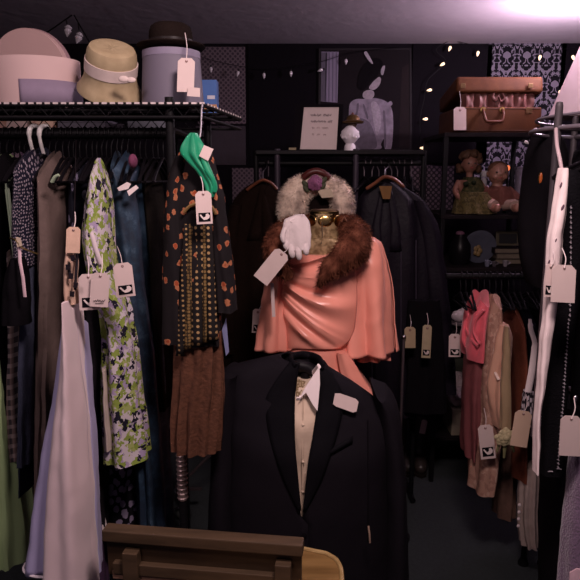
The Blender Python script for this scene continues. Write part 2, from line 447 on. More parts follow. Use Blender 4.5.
# ------------------------------------------------------------------ LEFT: wire shelf rack and what stands on it
Z = 1.81; YF, YB = 1.58, 1.98; XR = -.215; XL = -1.45
def xr(y): return XR+.062*(y-YF)/(YB-YF)
rk = thing('garment_rack', 'black wire shelving rack along the left with hats on its top shelf', 'rack', (-.8, 1.78, 0))
mb = MB()
for y in (YF, YB):
    mb.tube([(XL, y, Z), (xr(y), y, Z)], .006); mb.tube([(XL, y, Z-.03), (xr(y), y, Z-.03)], .004)
for x, xb in ((XL, XL), (XR, xr(YB))):
    mb.tube([(x, YF, Z), (xb, YB, Z)], .006); mb.tube([(x, YF, Z-.03), (xb, YB, Z-.03)], .004)
for y in (YF, YB):
    n = 52
    mb.tube([(XL+(XR-XL)*i/n, y, Z-.015+(.014 if i % 2 else -.014)) for i in range(n+1)], .0022, 5)
for k in range(1, 4): mb.tube([(XL, YF+(YB-YF)*k/4, Z-.004), (xr(YF+(YB-YF)*k/4), YF+(YB-YF)*k/4, Z-.004)], .004)
mb.build('shelf_frame', BLK, rk)
mb = MB(); n = 62
for i in range(n+1):
    x = XL+(XR-XL)*i/n; mb.tube([(x, YF-.004, Z-.004), (x, YF-.002, Z+.004), (x, YB, Z+.004)], .0022, 6)
mb.build('shelf_wires', BLK, rk)
mb = MB()   # pale tips of the wires where they wrap the front bar
for i in range(0, n+1):
    x = XL+(XR-XL)*i/n; mb.box((x, YF-.0065, Z+.003), (.0125, .002, .0045))
mb.build('wire_tips', M('pale_wire_ends', (.5, .42, .42), .5), rk)
mb = MB()
for i in range(1, 14):
    mb.box((xr(YF+(YB-YF)*i/14)+.0065, YF+(YB-YF)*i/14, Z+.003), (.002, .017, .0045))
mb.build('wire_tips', bpy.data.materials['pale_wire_ends'], rk)
for x, y in ((-.300, 1.60), (-.252, 1.955), (-1.40, 1.60), (-1.40, 1.955)):
    mb = MB().tube([(x, y, .06), (x, y, Z+.02)], .0115, 14)
    for k in range(0, 60): mb.lathe([(.0124, .12+k*.028), (.0124, .123+k*.028)], (x, y, 0), 12)
    mb.build('post', BLK, rk)
    MB().lathe([(.012, .0), (.02, .004), (.02, .04), (.012, .06)], (x, y, 0), 16).build('foot', BLK, rk)
sl = MB()
za, zb_ = P(184, 448, 1.6).z, P(182, 499, 1.6).z
sl.tube([(-.300, 1.60, za), (-.300, 1.60, zb_)], .0135, 16)
for k in range(11): sl.lathe([(.0137, -.003), (.0158, 0), (.0137, .003)], (-.300, 1.60, zb_+.006+(za-zb_-.012)*k/10), 16)
sl.build('ribbed_sleeve', M('pinkish_steel', (.30, .22, .21), .4, .6), rk, label='ribbed steel sleeve')
RZ = 1.752
MB().tube([(XL, 1.76, RZ), (-.30, 1.76, RZ)], .0125, 14).build('hanging_rail', BLK, rk)
mb = MB()
for x in (-1.40, -.30): mb.tube([(x, 1.60, RZ), (x, 1.955, RZ)], .009)
mb.tube([(-1.4, 1.955, .12), (-.252, 1.955, .12)], .008); mb.tube([(-.3, 1.6, .12), (-.252, 1.955, .12)], .008); mb.tube([(-1.4, 1.6, .12), (-1.4, 1.955, .12)], .008)
mb.build('cross_bars', BLK, rk)
# a second, chrome rail farther back: its ribbed leg, brace and caster show under the hems
ribm = M('ribbed_steel', (.34, .26, .26), .35, .8)
cx_, cy_ = P(185, 490, 2.78).x, 2.78
cr = thing('chrome_clothes_rail', 'chrome clothes rail behind the patchwork dress, ribbed leg showing below the rust hem', 'rack', (cx_, cy_, 0))
mb = MB().tube([(cx_, cy_, .085), (cx_, cy_, 1.5)], .017, 14)
for k in range(22):
    mb.lathe([(.018, -.006), (.0215, 0), (.018, .006)], (cx_, cy_, .10+k*.0185), 14)
mb.build('leg', ribm, cr)
MB().tube([(cx_, cy_, 1.5), (cx_-.7, cy_, 1.5)], .014).tube([(cx_-.7, cy_, 1.5), (cx_-.7, cy_, 0.0)], .014).build('rail', CHROME, cr)
MB().tube([P(176, 487, 2.80), P(192, 473, 2.80), P(216, 449, 2.80), P(228, 436, 2.80)], .008, 8).build('brace', M('grey_steel', (.10, .075, .08), .4, .6), cr)
mb = MB().ball((cx_-.012, cy_-.03, .036), (.034, .016, .034)); mb.build('caster', M('caster_grey', (.10, .11, .10), .5), cr)
mb = MB().tube(smoothpts([(cx_-.055, cy_-.052, .055), (cx_-.02, cy_-.056, .078), (cx_+.02, cy_-.052, .074), (cx_+.035, cy_-.045, .03)], 12), .006, 8); mb.build('caster_fork', CHROME, cr)
MB().box((cx_+.05, cy_-.02, .155), (.07, .02, .008)).build('foot_bracket', M('grey_steel_b', (.10, .075, .08), .4, .6), cr, smooth=False)

def on(x0, x1, y, Y): a = P((x0+x1)/2, y, Y); return a, (x1-x0)/2*mpp(y, Y)
ZS = Z+.0065
# pink round hat box with its lid on edge behind
pinkm = M('pink_card', (.54, .38, .37), .75, vary=.07, ns=12)
a = P(37, 100, 1.76); hr = .118
hb = thing('hat_box', 'large pink round hat box with a mauve label at the left shelf end', 'hat box', (a.x, a.y, ZS))
zt = P(40, 57, 1.70).z
MB().lathe([(0, ZS), (hr*.985, ZS), (hr, ZS+.004), (hr, zt), (hr*.97, zt), (hr*.97, ZS+.01), (0, ZS+.01)], (a.x, a.y, 0), 56, sx=1.02, sy=.8).build('box_body', pinkm, hb)
zbm = P(40, 79, 1.67).z
mb = MB(); n = 30
rows = []
for zz in (ZS+.002, zbm):
    rows.append([Vector((a.x+hr*1.02*1.012*cos(t), a.y+hr*.8*1.012*sin(t), zz)) for t in [radians(-93+i*118/n) for i in range(n+1)]])
mb.grid(rows).build('mauve_label', M('mauve_paper', (.22, .17, .24), .8, vary=.15), hb, solid=.002)
b = P(28, 60, 1.885); lr = 40.5*mpp(50, 1.885)
mt = Matrix.Rotation(radians(-8), 3, 'Z') @ Matrix.Rotation(radians(98), 3, 'X')
lid_c = Vector((b.x, b.y, ZS+lr*.99+.004))
lidm = M('dusty_pink_card', (.44, .29, .28), .75, vary=.08, ns=10)
MB().lathe([(0, .0), (lr*.985, .0), (lr, -.003), (lr, -.042), (lr*.975, -.042), (lr*.975, -.006), (0, -.006)], lid_c, 64, mt).build('lid', lidm, hb, label='dusty pink lid standing on edge behind')
MB().lathe([(lr*1.004, -.040), (lr*1.010, -.036), (lr*1.010, -.026), (lr*1.004, -.022)], lid_c, 64, mt).build('lid_rim', M('rim_braid', (.33, .2, .22), .7), hb)

# straw hat tipped toward the room
a = P(111, 71, 1.70); q = mpp(79, 1.70)
axis = Vector((.24, -.50, .83)).normalized()
rotm = Vector((0, 0, 1)).rotation_difference(axis).to_matrix()
sm = NT('straw_plait'); sp = sm.n('ShaderNodeSeparateXYZ', i_0=sm.uv())
wv = sm.math('SINE', sm.math('MULTIPLY', sp.outputs[1], 2600)); nz = sm.n('ShaderNodeTexNoise', i_Vector=sm.obj(), i_Scale=40)
sm.set('Base Color', sm.mix(nz.outputs[0], (.27, .20, .11), (.44, .34, .21))); sm.set('Roughness', .8); sm.bump(wv, .12, .001)
sh = thing('straw_hat', 'straw hat with a pale ribbon tipped forward between the pink box and the grey box', 'hat', (a.x, a.y, ZS))
R1, R2 = 25*q, 32*q
prof = [(R2, -.058), (R2*.995, -.055), (R2*.88, -.038), (R2*.80, -.022), (R1*.99, -.004), (R1*.98, .008), (R1*.97, .034), (R1*.93, .052), (R1*.86, .062), (R1*.7, .066), (R1*.4, .064), (0, .0635)]
MB().lathe([(r, z*.97) for r, z in prof], a, 56, rotm).build('crown_and_brim', sm.m, sh, solid=.002)
MB().lathe([(R1*1.02, .000), (R1*1.015, .028)], a, 56, rotm).build('ribbon', M('pale_ribbon', (.62, .5, .47), .6), sh, solid=.002)
bq = P(126, 79, 1.605)
MB().ball(bq+Vector((-.006, .0, 0)), (.013, .004, .008)).ball(bq+Vector((.012, .002, -.002)), (.012, .004, .007)).build('bow', bpy.data.materials['pale_ribbon'], sh)

# grey hat box, black bowler on it
a = P(173, 102, 1.72); q = mpp(80, 1.72); zt = P(173, 52, 1.72).z
greym = M('grey_lilac_card', (.125, .108, .145), .6, spec=.25, vary=.08, ns=9)
gb = thing('hat_box', 'tall tapering grey hat box under the black bowler hat', 'hat box', (a.x, a.y, ZS))
MB().lathe([(0, ZS), (31*q, ZS), (31*q, ZS+.003), (28*q, zt-.004), (27.4*q, zt), (0, zt)], (a.x, a.y, 0), 56).build('box_body', greym, gb)
MB().lathe([(28.6*q, zt-.018), (28.5*q, zt-.001), (27*q, zt)], (a.x, a.y, 0), 56).build('lid_edge', M('grey_band', (.2, .17, .24), .6), gb)
bh = thing('bowler_hat', 'black bowler hat with curled brim resting on the grey hat box', 'hat', (a.x, a.y, zt))
feltm = M('black_felt', (.024, .015, .013), .9, sheen=.0, bs=150, bd=.2)
bz = zt+.004
MB().lathe([(r*q, bz+z*q) for r, z in [(20, 0), (27, -.5), (31, .5), (34, 3.5), (33, 4.6), (30.5, 3), (26, 2), (21.5, 2.6), (21, 6), (21.5, 12), (21, 17), (19.5, 21.5), (16, 24), (9, 25), (4, 24.6), (0, 24.4)]], (a.x, a.y, 0), 56).build('felt_body', feltm, bh)
MB().lathe([(21.9*q, bz+2.8*q), (21.6*q, bz+9*q)], (a.x, a.y, 0), 56).build('hat_band', M('black_ribbon', (.03, .022, .022), .45), bh, solid=.001)
price_tag('large blank price tag hanging from the black bowler hat in front of the grey box', (186.5, 58), 17, 34, 2, 1.60, False, (185, 33, 1.66), .1)
sticker('price_sticker', 'small pale square sticker on the grey hat box beside the hanging tag', [(188, 87), (200, 88), (200, 97), (187, 96)], 1.595)
bx = P(210, 92, 1.90)
bb_ = thing('small_carton', 'small blue and orange carton behind the grey hat box', 'box', (bx.x, bx.y, ZS))
h1 = P(210, 81, 1.90).z
MB().box((bx.x, bx.y, (ZS+h1)/2), (.045, .05, h1-ZS)).build('carton_body', M('blue_card', (.05, .12, .34), .6), bb_, smooth=False, bevel=.001)
MB().box((bx.x+.004, bx.y-.0255, ZS+.016), (.036, .001, .02)).build('orange_strip', M('orange_card', (.42, .2, .08), .6), bb_, smooth=False)
MB().box((bx.x+.006, bx.y-.0255, ZS+.046), (.022, .001, .010)).build('white_strip', M('white_card', (.5, .48, .55), .6), bb_, smooth=False)

# boxes on a wall ledge seen between shelf and rail
ws = thing('wall_ledge', 'dark wooden ledge behind the left rack carrying flat boxes', 'shelf', (-1.1, 2.35, P(60, 131, 2.35).z-.02))
lz = P(60, 131, 2.35).z
MB().box((-1.0, 2.38, lz-.01), (1.35, .26, .018)).build('board', M('dark_board', (.03, .025, .03), .7), ws, smooth=False, bevel=.002)
for x in (-1.55, -.45): MB().box((x, 2.46, lz/2-.01), (.03, .03, lz-.02)).build('leg', BLK, ws, smooth=False)
def flatbox(x0, x1, y0, name, lab, m, d=.16, lidm=None):
    A = P(x0, y0, 2.30); B = P(x1, y0, 2.30); h = A.z-lz
    t = thing(name, lab, 'box', ((A.x+B.x)/2, 2.3+d/2, lz)); c = ((A.x+B.x)/2, 2.3+d/2, lz+h*.36)
    MB().box(c, (B.x-A.x-.006, d-.006, h*.7)).build('box_body', m, t, smooth=False, bevel=.002)
    MB().box((c[0], c[1], lz+h*.85), (B.x-A.x, d, h*.3)).build('lid', lidm or m, t, smooth=False, bevel=.002)
flatbox(-6, 27, 114, 'carton', 'peach patterned box behind the rail at far left', cells('peach_print', [(0, (.55, .34, .28)), (.4, (.5, .28, .2)), (.7, (.66, .5, .46))], 14))
flatbox(29, 53, 113, 'carton', 'peach and cream box right of the white hanger hooks', cells('cream_print', [(0, (.56, .38, .3)), (.5, (.64, .5, .45)), (.8, (.4, .22, .18))], 16))
flatbox(56, 105, 119, 'shallow_box', 'grey shallow box behind the left hanging rail', M('slate_card', (.10, .09, .12), .7))
flatbox(108, 124, 124, 'shallow_box', 'narrow dark grey box behind the left hanging rail', M('dark_slate_card', (.06, .05, .07), .7))
flatbox(126, 166, 116, 'shallow_box', 'flat box with a white lid behind the right end of the left rail', M('greyblue_card', (.12, .12, .15), .7), lidm=M('white_lid', (.6, .52, .5), .7))

# ------------------------------------------------------------------ hangers on the left rail
def hanger_mb(w=.19, drop=.10, r=.0055):
    mb = MB(); hk = [Vector((0, .016*cos(t), .017+.016*sin(t))) for t in [radians(-35+i*27) for i in range(9)]]
    hk = [Vector((0, .0, -.055)), Vector((0, 0, -.02)), Vector((0, .006, -.006))]+[Vector((0, .0165*sin(radians(d)), .0-.0165*cos(radians(d))+.0)) for d in (40, 80, 120, 160, 200, 240)]
    return mb, hk
def make_hanger(lab, m, at, group, w=.185, drop=.085, name='clothes_hanger', hookm=None, thick=.0045):
    t = thing(name, lab, 'hanger', at, group); A = Vector(at)
    # hook sits over the rail: top at +.014
    hk = [Vector((0, 0, -.065)), Vector((0, 0, -.035)), Vector((0, .012, -.018)), Vector((0, .0175, -.002)), Vector((0, .012, .0125)), Vector((0, 0, .0175)), Vector((0, -.012, .0125)), Vector((0, -.0175, -.002))]
    MB().tube([A+p for p in smoothpts(hk, 22)], .0022, 8).build('hook', hookm or m, t)
    arm = [Vector((0, -w, -.065-drop)), Vector((0, -w*.75, -.065-drop*.66)), Vector((0, -w*.3, -.08)), Vector((0, 0, -.066)), Vector((0, w*.3, -.08)), Vector((0, w*.75, -.065-drop*.66)), Vector((0, w, -.065-drop))]
    mb = MB().tube([A+p for p in smoothpts(arm, 21)], thick, 8); mb.tube([A+Vector((0, -w*.97, -.065-drop)), A+Vector((0, w*.97, -.065-drop))], .003, 6)
    mb.build('shoulder_bar', m, t)
    return t
hg = make_hanger('black plastic hanger among the dense row on the left rail', BLKP, (-1.2, 1.76, RZ), 'black hangers on the left rail', w=.135, drop=.065)
x = -1.185
for i in range(52):
    x += .0165+RND.uniform(-.004, .004)
    pxx = x/1.76*620*1.035+290
    if x > -.318: continue
    c = copy_tree(hg); c.location = (x, 1.76, RZ); c.rotation_euler = (0, 0, RND.uniform(-.12, .12))
for px_, w_ in ((33, 'left'), (43, 'right')):
    a = P(px_, 130, 1.76)
    t = thing('clothes_hanger', '%s one of the two white hangers hooked over the left rail' % w_, 'hanger', (a.x, 1.76, RZ), 'white hangers')
    A = Vector((a.x, 1.76, RZ))
    hk = [Vector((.002, -.012, -.055)), Vector((.0, -.021, -.03)), Vector((-.002, -.024, -.005)), Vector((.0, -.02, .012)), Vector((.006, -.006, .021)), Vector((.010, .010, .018)), Vector((.013, .018, .004))]
    MB().tube([A+p for p in smoothpts(hk, 18)], [.005]*6+[.0068]*8+[.0045]*4, 10).build('hook', WHITEP, t)
    MB().tube([A+Vector(p) for p in ((0, -.17, -.14), (0, -.08, -.085), (.002, -.012, -.055), (0, .08, -.085), (0, .17, -.14))], .004, 8).build('shoulder_bar', BLKP, t, label='black shoulder bar')
# ------------------------------------------------------------------ LEFT: the clothes
def garment(name, label, cat, rows, mat, Y=1.77, b=.17, part='body', group=None, parts=True, **kw):
    c = Cloth(rows, Y, b, **kw)
    r0 = c.rings[0][0]; rl = c.rings[-1][0]
    t = thing(name, label, cat, (r0.x, r0.y, rl.z), group)
    c.build(part, mat, t)
    return t, c
LG = 'clothes on the left rail'
navyn = spots('navy_with_pin_spots', (.012, .011, .022), (.30, .25, .30), 120, .26, .6)
floral = cells('green_and_white_floral', [(0, (.50, .44, .47)), (.30, (.20, .26, .05)), (.58, (.012, .010, .02)), (.74, (.30, .34, .11)), (.86, (.32, .25, .38))], 74, warp=.5)
navyfl = spots('black_with_lilac_flowers', (.010, .009, .013), (.30, .25, .36), 38, .40, .8, .35, .7, rough=.9)
navyfl2 = spots('navy_with_faint_flowers', (.011, .011, .018), (.16, .14, .21), 30, .33, .9, .4, .5, rough=.8)
teal = NT('dark_teal_print'); tv = teal.n('ShaderNodeTexNoise', i_Vector=teal.uv(), i_Scale=22, i_Detail=4, i_Roughness=.7)
teal.set('Base Color', teal.ramp(tv.outputs[0], [(.42, (.006, .016, .036)), (.56, (.011, .033, .064)), (.70, (.05, .085, .13))], False)); teal.set('Roughness', .7)
plaidm = plaid('brown_plaid', (.15, .10, .09), (.04, .03, .035), (.32, .25, .24), 105)
taupe = M('taupe_jersey', (.125, .085, .075), .85, bs=60, bd=.25)
pgreen = satin('pale_green_satin', (.38, .50, .24), (.30, .42, .2), .5)
mint = M('mint_strap', (.42, .52, .36), .6)
lilac = cells('lilac_print', [(0, (.30, .20, .26)), (.5, (.22, .14, .22)), (.8, (.44, .34, .38))], 60)
bluegrey = M('blue_grey_denim', (.052, .058, .095), .85, bs=150, bd=.3, vary=.35)
navy = M('navy_crepe', (.014, .017, .036), .75, bs=60)
charcoal = M('charcoal_knit', (.026, .022, .027), .9, bs=160, bd=.4)
creamm = M('cream_lining', (.46, .38, .33), .8)
gown_m = NT('pale_pink_chiffon')
gown_m.set('Base Color', (.62, .48, .50, 1)); gown_m.set('Roughness', .75); gown_m.set('Sheen Weight', .3); gown_m = gown_m.m
gown_l = satin('lavender_satin', (.46, .43, .66), (.40, .36, .58), .45)

garment('black_coat', 'black coat at the far left end of the left rail', 'coat', [(182, -16, 8), (205, -24, 14), (300, -26, 13), (470, -28, 11)], BLKCL, 1.70, .16, folds=7, amp=.05, seed=3, group=LG)
t, c = garment('long_dress', 'long pale green satin dress with mint straps second from the far left', 'dress', [(176, 4, 12), (186, 3, 14), (205, 5, 15), (262, 10, 18), (340, 10, 18), (420, 9, 23), (480, 5, 29), (548, -1, 37)], pgreen, 1.74, .12, part='skirt', folds=11, amp=.10, seed=4, group=LG)
for xo in (0, 5): MB().tube([P(12-xo, 178, 1.66), P(6+xo*.3, 190, 1.65), P(9+xo*.3, 215, 1.66), P(14+xo*.3, 258, 1.67)], .006, 8, flat=.5).build('strap', mint, t)
garment('plaid_dress', 'brown plaid dress hanging below the black blouse at the left', 'dress', [(250, 12, 22), (300, 10, 25), (380, 11, 26), (430, 13, 28), (452, 14, 28)], plaidm, 1.73, .07, folds=9, amp=.08, seed=5, group=LG)
t, c = garment('sleeveless_blouse', 'black sleeveless blouse with a pink ribbon hanging over the plaid dress', 'blouse', [(258, 13, 22), (272, 8, 27), (300, 4, 29), (323, 3, 30)], BLKCL, 1.54, .035, folds=6, amp=.08, seed=6, group=LG)
MB().tube([P(19, 240, 1.5), P(20, 262, 1.49), P(23, 278, 1.485), P(25, 297, 1.487)], .0042, 8, flat=.4).build('pink_ribbon', M('pink_ribbon', (.6, .42, .46), .5), t)
hk = thing('gold_clip_tag', 'small brass clip and chain hanging by the spotted blouse at the left', 'clip', P(18, 244, 1.50), None)
MB().tube(smoothpts([P(10, 238, 1.5), P(16, 240, 1.49), P(20, 246, 1.49), P(27, 250, 1.49), P(38, 254, 1.5)], 14), .0022, 6).build('chain', BRASS, hk)
MB().poly([P(16, 237, 1.488), P(20, 238, 1.488), P(22, 246, 1.488), P(17, 247, 1.488)], (0, 1, 0), .003).build('clip', M('pale_brass', (.62, .5, .38), .45, .3), hk, smooth=False)
garment('floral_blouse', 'narrow lilac printed blouse left of the white spotted navy blouse', 'blouse', [(182, 17, 23), (200, 17, 25), (250, 17, 25), (290, 16, 24)], lilac, 1.80, .17, folds=8, amp=.08, seed=7, group=LG)
garment('spotted_blouse', 'navy blouse with small white spots on the left rail', 'blouse', [(172, 31, 35), (186, 26, 41), (215, 25, 41), (262, 26, 42)], navyn, 1.68, .12, folds=8, amp=.06, seed=8, group=LG)
garment('long_dress', 'blue grey dress showing below the spotted navy blouse', 'dress', [(266, 29, 36), (300, 27, 39), (400, 26, 38), (455, 26, 37)], bluegrey, 1.66, .08, folds=10, amp=.1, seed=9, group=LG)
t, c = garment('black_dress', 'slim black dress with a row of pale studs right of the spotted blouse', 'dress', [(178, 42, 48), (190, 41, 50), (300, 40, 48), (420, 39, 47), (470, 38, 46)], navy, 1.78, .17, folds=8, amp=.06, seed=10, group=LG)
mb = MB()
for i in range(26): mb.ball(c.front(44, 236+i*4.6, .001), .0021, 8, 6)
mb.build('studs', M('pale_studs', (.5, .46, .55), .3, .3), t)
garment('long_dress', 'brown taupe dress hanging left of the white gown', 'dress', [(178, 56, 61), (194, 51, 70), (240, 51, 74), (330, 49, 72), (430, 47, 70), (480, 47, 70)], taupe, 1.76, .15, folds=11, amp=.08, seed=11, group=LG)

# the white gown
t, c = garment('long_gown', 'long white gown flaring to the floor with lavender satin underskirt at lower left', 'gown', [(298, 70, 75), (318, 69, 77), (360, 66, 81), (420, 57, 86), (480, 51, 90), (540, 46, 92), (620, 43, 95)], gown_m, 1.40, .07, part='skirt', folds=5, amp=.12, seed=12, group=LG, n=72, m=36)
u = Cloth([(322, 67, 74), (380, 58, 74), (440, 46, 74), (500, 35, 74), (540, 29, 74), (566, 25, 74)], 1.42, .05, folds=5, amp=.10, seed=13, n=60)
u.build('underskirt', gown_l, t, solid=.001)
h = u.rings[-1]
MB().tube([h[0]+Vector((h[1]*cos(a), -h[2]*sin(a), .004)) for a in [radians(i*12) for i in range(31)]], .0035, 6).build('hem_binding', M('hem_cream', (.7, .62, .66), .6), t)
lw = Cloth([(330, 79, 84), (420, 82, 93), (500, 86, 97), (570, 86, 100)], 1.455, .05, folds=6, amp=.1, seed=14); lw.build('side_panel', gown_l, t)
Cloth([(252, 69, 75), (262, 67, 77), (280, 66, 76), (302, 66, 78)], 1.40, .035, folds=4, amp=.06, seed=15).build('bodice', M('peach_silk', (.50, .33, .25), .5), t)
MB().tube(smoothpts([P(73, 252, 1.385), P(74, 225, 1.45), P(75, 190, 1.60), P(76, 140, 1.74)], 14), .0013, 6).build('hanger_loop', M('dark_loop', (.03, .022, .026)), t)
mb = MB()
for i in range(5): mb.box(P(72+RND.uniform(-4, 4), 258+i*9, 1.355), (.009, .004, .012), Matrix.Rotation(RND.uniform(-.5, .5), 3, 'Y'))
mb.tube([P(70, 240, 1.40), P(68, 258, 1.372), P(70, 275, 1.36)], .003, 6); mb.tube([P(77, 240, 1.40), P(77, 258, 1.372), P(75, 290, 1.36)], .003, 6)
mb.build('dark_lacing', M('dark_lace', (.03, .022, .03), .6), t)

garment('floral_dress', 'navy dress with faint lilac flowers right of the taupe dress', 'dress', [(180, 80, 90), (194, 77, 94), (250, 77, 95), (320, 80, 98), (420, 88, 104), (455, 90, 104)], navyfl2, 1.80, .12, folds=9, amp=.08, seed=16, group=LG)
t, c = garment('long_skirt', 'dark grey long skirt between the white gown and the green floral dress', 'skirt', [(306, 88, 103), (380, 88, 108), (450, 91, 108), (536, 91, 106)], charcoal, 1.61, .05, folds=9, amp=.1, seed=17, group=LG)
t, c = garment('cream_slip', 'cream slip edge showing beside the hem of the green floral dress', 'slip', [(370, 103, 107), (400, 103, 109), (447, 105, 113)], creamm, 1.53, .02, folds=4, amp=.1, seed=18, group=LG)
t, c = garment('floral_dress', 'green white and black floral dress with blank tags in front of it', 'dress', [(176, 99, 101), (190, 93, 107), (210, 88, 112), (235, 85, 113), (270, 91, 116), (310, 103, 129), (360, 106, 137), (410, 106, 142), (455, 108, 148)], floral, 1.58, .075, folds=6, amp=.12, seed=19, slope=.6, n=64, m=34, group=LG)
MB().tube(smoothpts([P(87, 222, 1.515), P(92, 236, 1.508), P(96, 250, 1.506), P(101, 264, 1.507)], 12), .006, 8, flat=.5).build('pale_facing', M('pale_facing', (.6, .5, .53), .7), t)
garment('floral_skirt', 'black skirt with lilac flowers showing under the green floral dress', 'skirt', [(380, 112, 132), (450, 106, 134), (490, 104, 136), (530, 103, 139)], navyfl, 1.74, .07, folds=8, amp=.09, seed=20, group=LG)
t, c = garment('long_dress', 'long dark teal printed dress with white collar labels on the left rail', 'dress', [(170, 118, 128), (180, 114, 138), (192, 112, 144), (220, 113, 149), (280, 122, 154), (350, 130, 163), (450, 138, 168), (535, 141, 172)], teal.m, 1.77, .11, folds=9, amp=.11, seed=21, n=64, m=34, group=LG)
mb = MB()
mb.poly([P(117, 188, 1.625), P(127, 182, 1.622), P(131, 184, 1.622), P(128, 189, 1.622), P(119, 191, 1.624)], (0, 1, 0), .003)
mb.build('collar_label', WHITECL, t, smooth=False); mb = MB()
mb.poly([P(127, 191, 1.621), P(136, 185, 1.623), P(138.5, 188, 1.623), P(129, 196, 1.621)], (0, 1, 0), .003)
mb.build('collar_label', WHITECL, t, smooth=False)
MB().ball(P(133, 161, 1.62), (.011, .02, .018)).build('hanger_foam', M('mauve_foam', (.13, .03, .07), .9), t)
garment('long_coat', 'black brown coat between the teal dress and the rack post', 'coat', [(176, 150, 156), (194, 147, 161), (300, 156, 166), (400, 164, 173)], M('black_brown_cloth', (.022, .017, .014), .85, bs=80), 1.82, .10, folds=8, amp=.07, seed=22, group=LG)
# more dark clothes packed behind
k = 0
for x0, hem, colr in ((-4, 430, (.013, .012, .016)), (62, 300, (.02, .014, .016)), (102, 330, (.016, .015, .022))):
    k += 1
    garment('dark_blouse', ['black blouse partly hidden at the far left of the rail', 'dark brown blouse shoulder behind the taupe dress', 'dark navy blouse shoulder behind the green floral dress'][k-1], 'blouse', [(176, x0+3, x0+9), (188, x0, x0+13), (hem, x0, x0+13)], M('dark_cloth_%s' % 'abc'[k-1], colr, .85, bs=90), 1.93, .05, folds=7, amp=.06, seed=30+k, group=LG)
mb = MB()
for (xx, yy) in ((53, 176), (75, 180)): pass
sh_ = tag(MB().tube(smoothpts([P(52, 182, 1.57), P(55, 177, 1.565), P(59, 175, 1.565)], 8), .006, 8, flat=.6).build('satin_strap', mint, smooth=True), 'short pale strap end at the shoulder of the taupe dress', 'strap')

# ---- patchwork dress at the end of the rack, hung from the shelf's front bar
orangefl = spots('black_with_orange_blossoms', (.011, .009, .010), (.25, .05, .022), 32, .24, .85, .5, .7, ink2=(.30, .11, .055), rough=.85)
dotm = spots('black_with_gold_dots', (.012, .010, .010), (.26, .16, .07), 80, .22, 0)
dotbig = spots('black_with_large_gold_dots', (.012, .010, .010), (.30, .19, .09), 66, .24, 0)
stripem = spots('gold_braid_print', (.03, .02, .012), (.16, .10, .04), 120, .40, .3)
rust = M('rust_paisley', (.09, .033, .017), .9, bs=120, bd=.3, vary=.55, ns=70)
PD = thing('patchwork_dress', 'long black dress with orange flowers, dotted panels and rust skirt at the rack end', 'dress', P(198, 450, 1.54))
R_ = Cloth([(330, 176, 222), (360, 175, 222), (400, 174, 221), (450, 174, 219)], 1.535, .035, folds=11, amp=.16, seed=41, n=80, topamp=.6); R_.build('rust_skirt', rust, PD)
B_ = Cloth([(147, 186, 203), (153, 178, 212), (170, 174, 217), (200, 172, 219), (240, 172, 221), (300, 174, 222), (344, 176, 222)], 1.535, .040, folds=6, amp=.07, seed=42, n=60, bt=.02); B_.build('bodice', orangefl, PD)
for side, rows in ((0, [(156, 176, 187), (180, 168, 184), (220, 165, 184), (270, 163, 186), (325, 163, 190), (343, 163, 192)]), (1, [(160, 205, 214), (190, 209, 222), (230, 212, 228), (270, 214, 233), (311, 216, 236)])):
    Cloth(rows, 1.525, .03, folds=5, amp=.10, seed=43+side).build('sleeve', orangefl, PD)
for k, (x0, x1, x2, x3, y1, m) in enumerate(((184, 189, 176, 184, 356, dotm), (189, 193, 184, 191, 350, stripem), (193, 203, 191, 203, 346, dotbig), (203, 206, 203, 207, 343, stripem), (206, 212, 207, 218, 341, dotbig))):
    rows = []
    for i in range(15):
        f = i/14; yy = 224+(y1-224)*f
        xa = x0+(x2-x0)*f; xb = x1+(x3-x1)*f
        rows.append([P(xa+(xb-xa)*j/6, yy, 1.494-.008*sin(pi*j/6)*f) for j in range(7)])
    mb = MB().grid(rows); mb.uv = [(p.x, p.z) for p in mb.v]
    mb.build('skirt_panel', m, PD, solid=.002)
mb = MB().tube(smoothpts([P(184, 212, 1.488), P(190, 206, 1.486), P(200, 203, 1.486), P(211, 206, 1.488), P(216, 214, 1.49)], 16), .004, 6)
mb.build('waist_piping', M('gold_piping', (.16, .09, .03), .6), PD)
MB().poly([c_ for c_ in (P(222, 330, 1.52), P(226, 318, 1.52), P(229, 352, 1.52), P(226, 356, 1.52))], (0, 1, 0), .003).build('blue_lining', M('blue_lilac_lining', (.16, .17, .3), .7), PD, smooth=False)
hh = thing('clothes_hanger', 'wire hanger hooked on the shelf edge holding the patchwork dress', 'hanger', P(201, 128, 1.55), None)
MB().tube(smoothpts([P(197, 147, 1.53), P(200, 136, 1.535), P(201, 124, 1.55), P(201.5, 109, 1.565), P(203, 103, 1.575), P(205, 106, 1.59)], 18), .002, 8).build('hook', M('silver_wire', (.45, .42, .45), .35, .8), hh)
MB().tube([P(178, 155, 1.535), P(190, 148, 1.535), P(197, 146, 1.53), P(206, 149, 1.535), P(213, 158, 1.535)], .004, 8).build('shoulder_bar', BLKP, hh)
grn = satin('emerald_satin', (.012, .27, .13), (.008, .17, .085), .4)
gs = Cloth([(133, 191, 197), (137, 187, 199), (146, 182, 204), (154, 181, 206), (163, 188, 208), (172, 196, 212), (183, 203, 216), (190, 205, 216), (197, 206, 212)], 1.475, .016, folds=5, amp=.17, seed=51, topamp=.5, n=60, m=36)
gt = thing('scarf', 'emerald green satin scarf draped over the black flowered dress', 'scarf', gs.rings[-1][0]); gs.build('draped_cloth', grn, gt)
MB().tube(smoothpts([P(203, 158, 1.458), P(207, 170, 1.456), P(213, 180, 1.458), P(214, 192, 1.464)], 12), .006, 8, flat=.5).build('fold_edge', grn, gt)
sticker('price_sticker', 'small tilted pale label on the green scarf', [(204, 145), (213.5, 149), (208, 161), (199, 156)], 1.452)
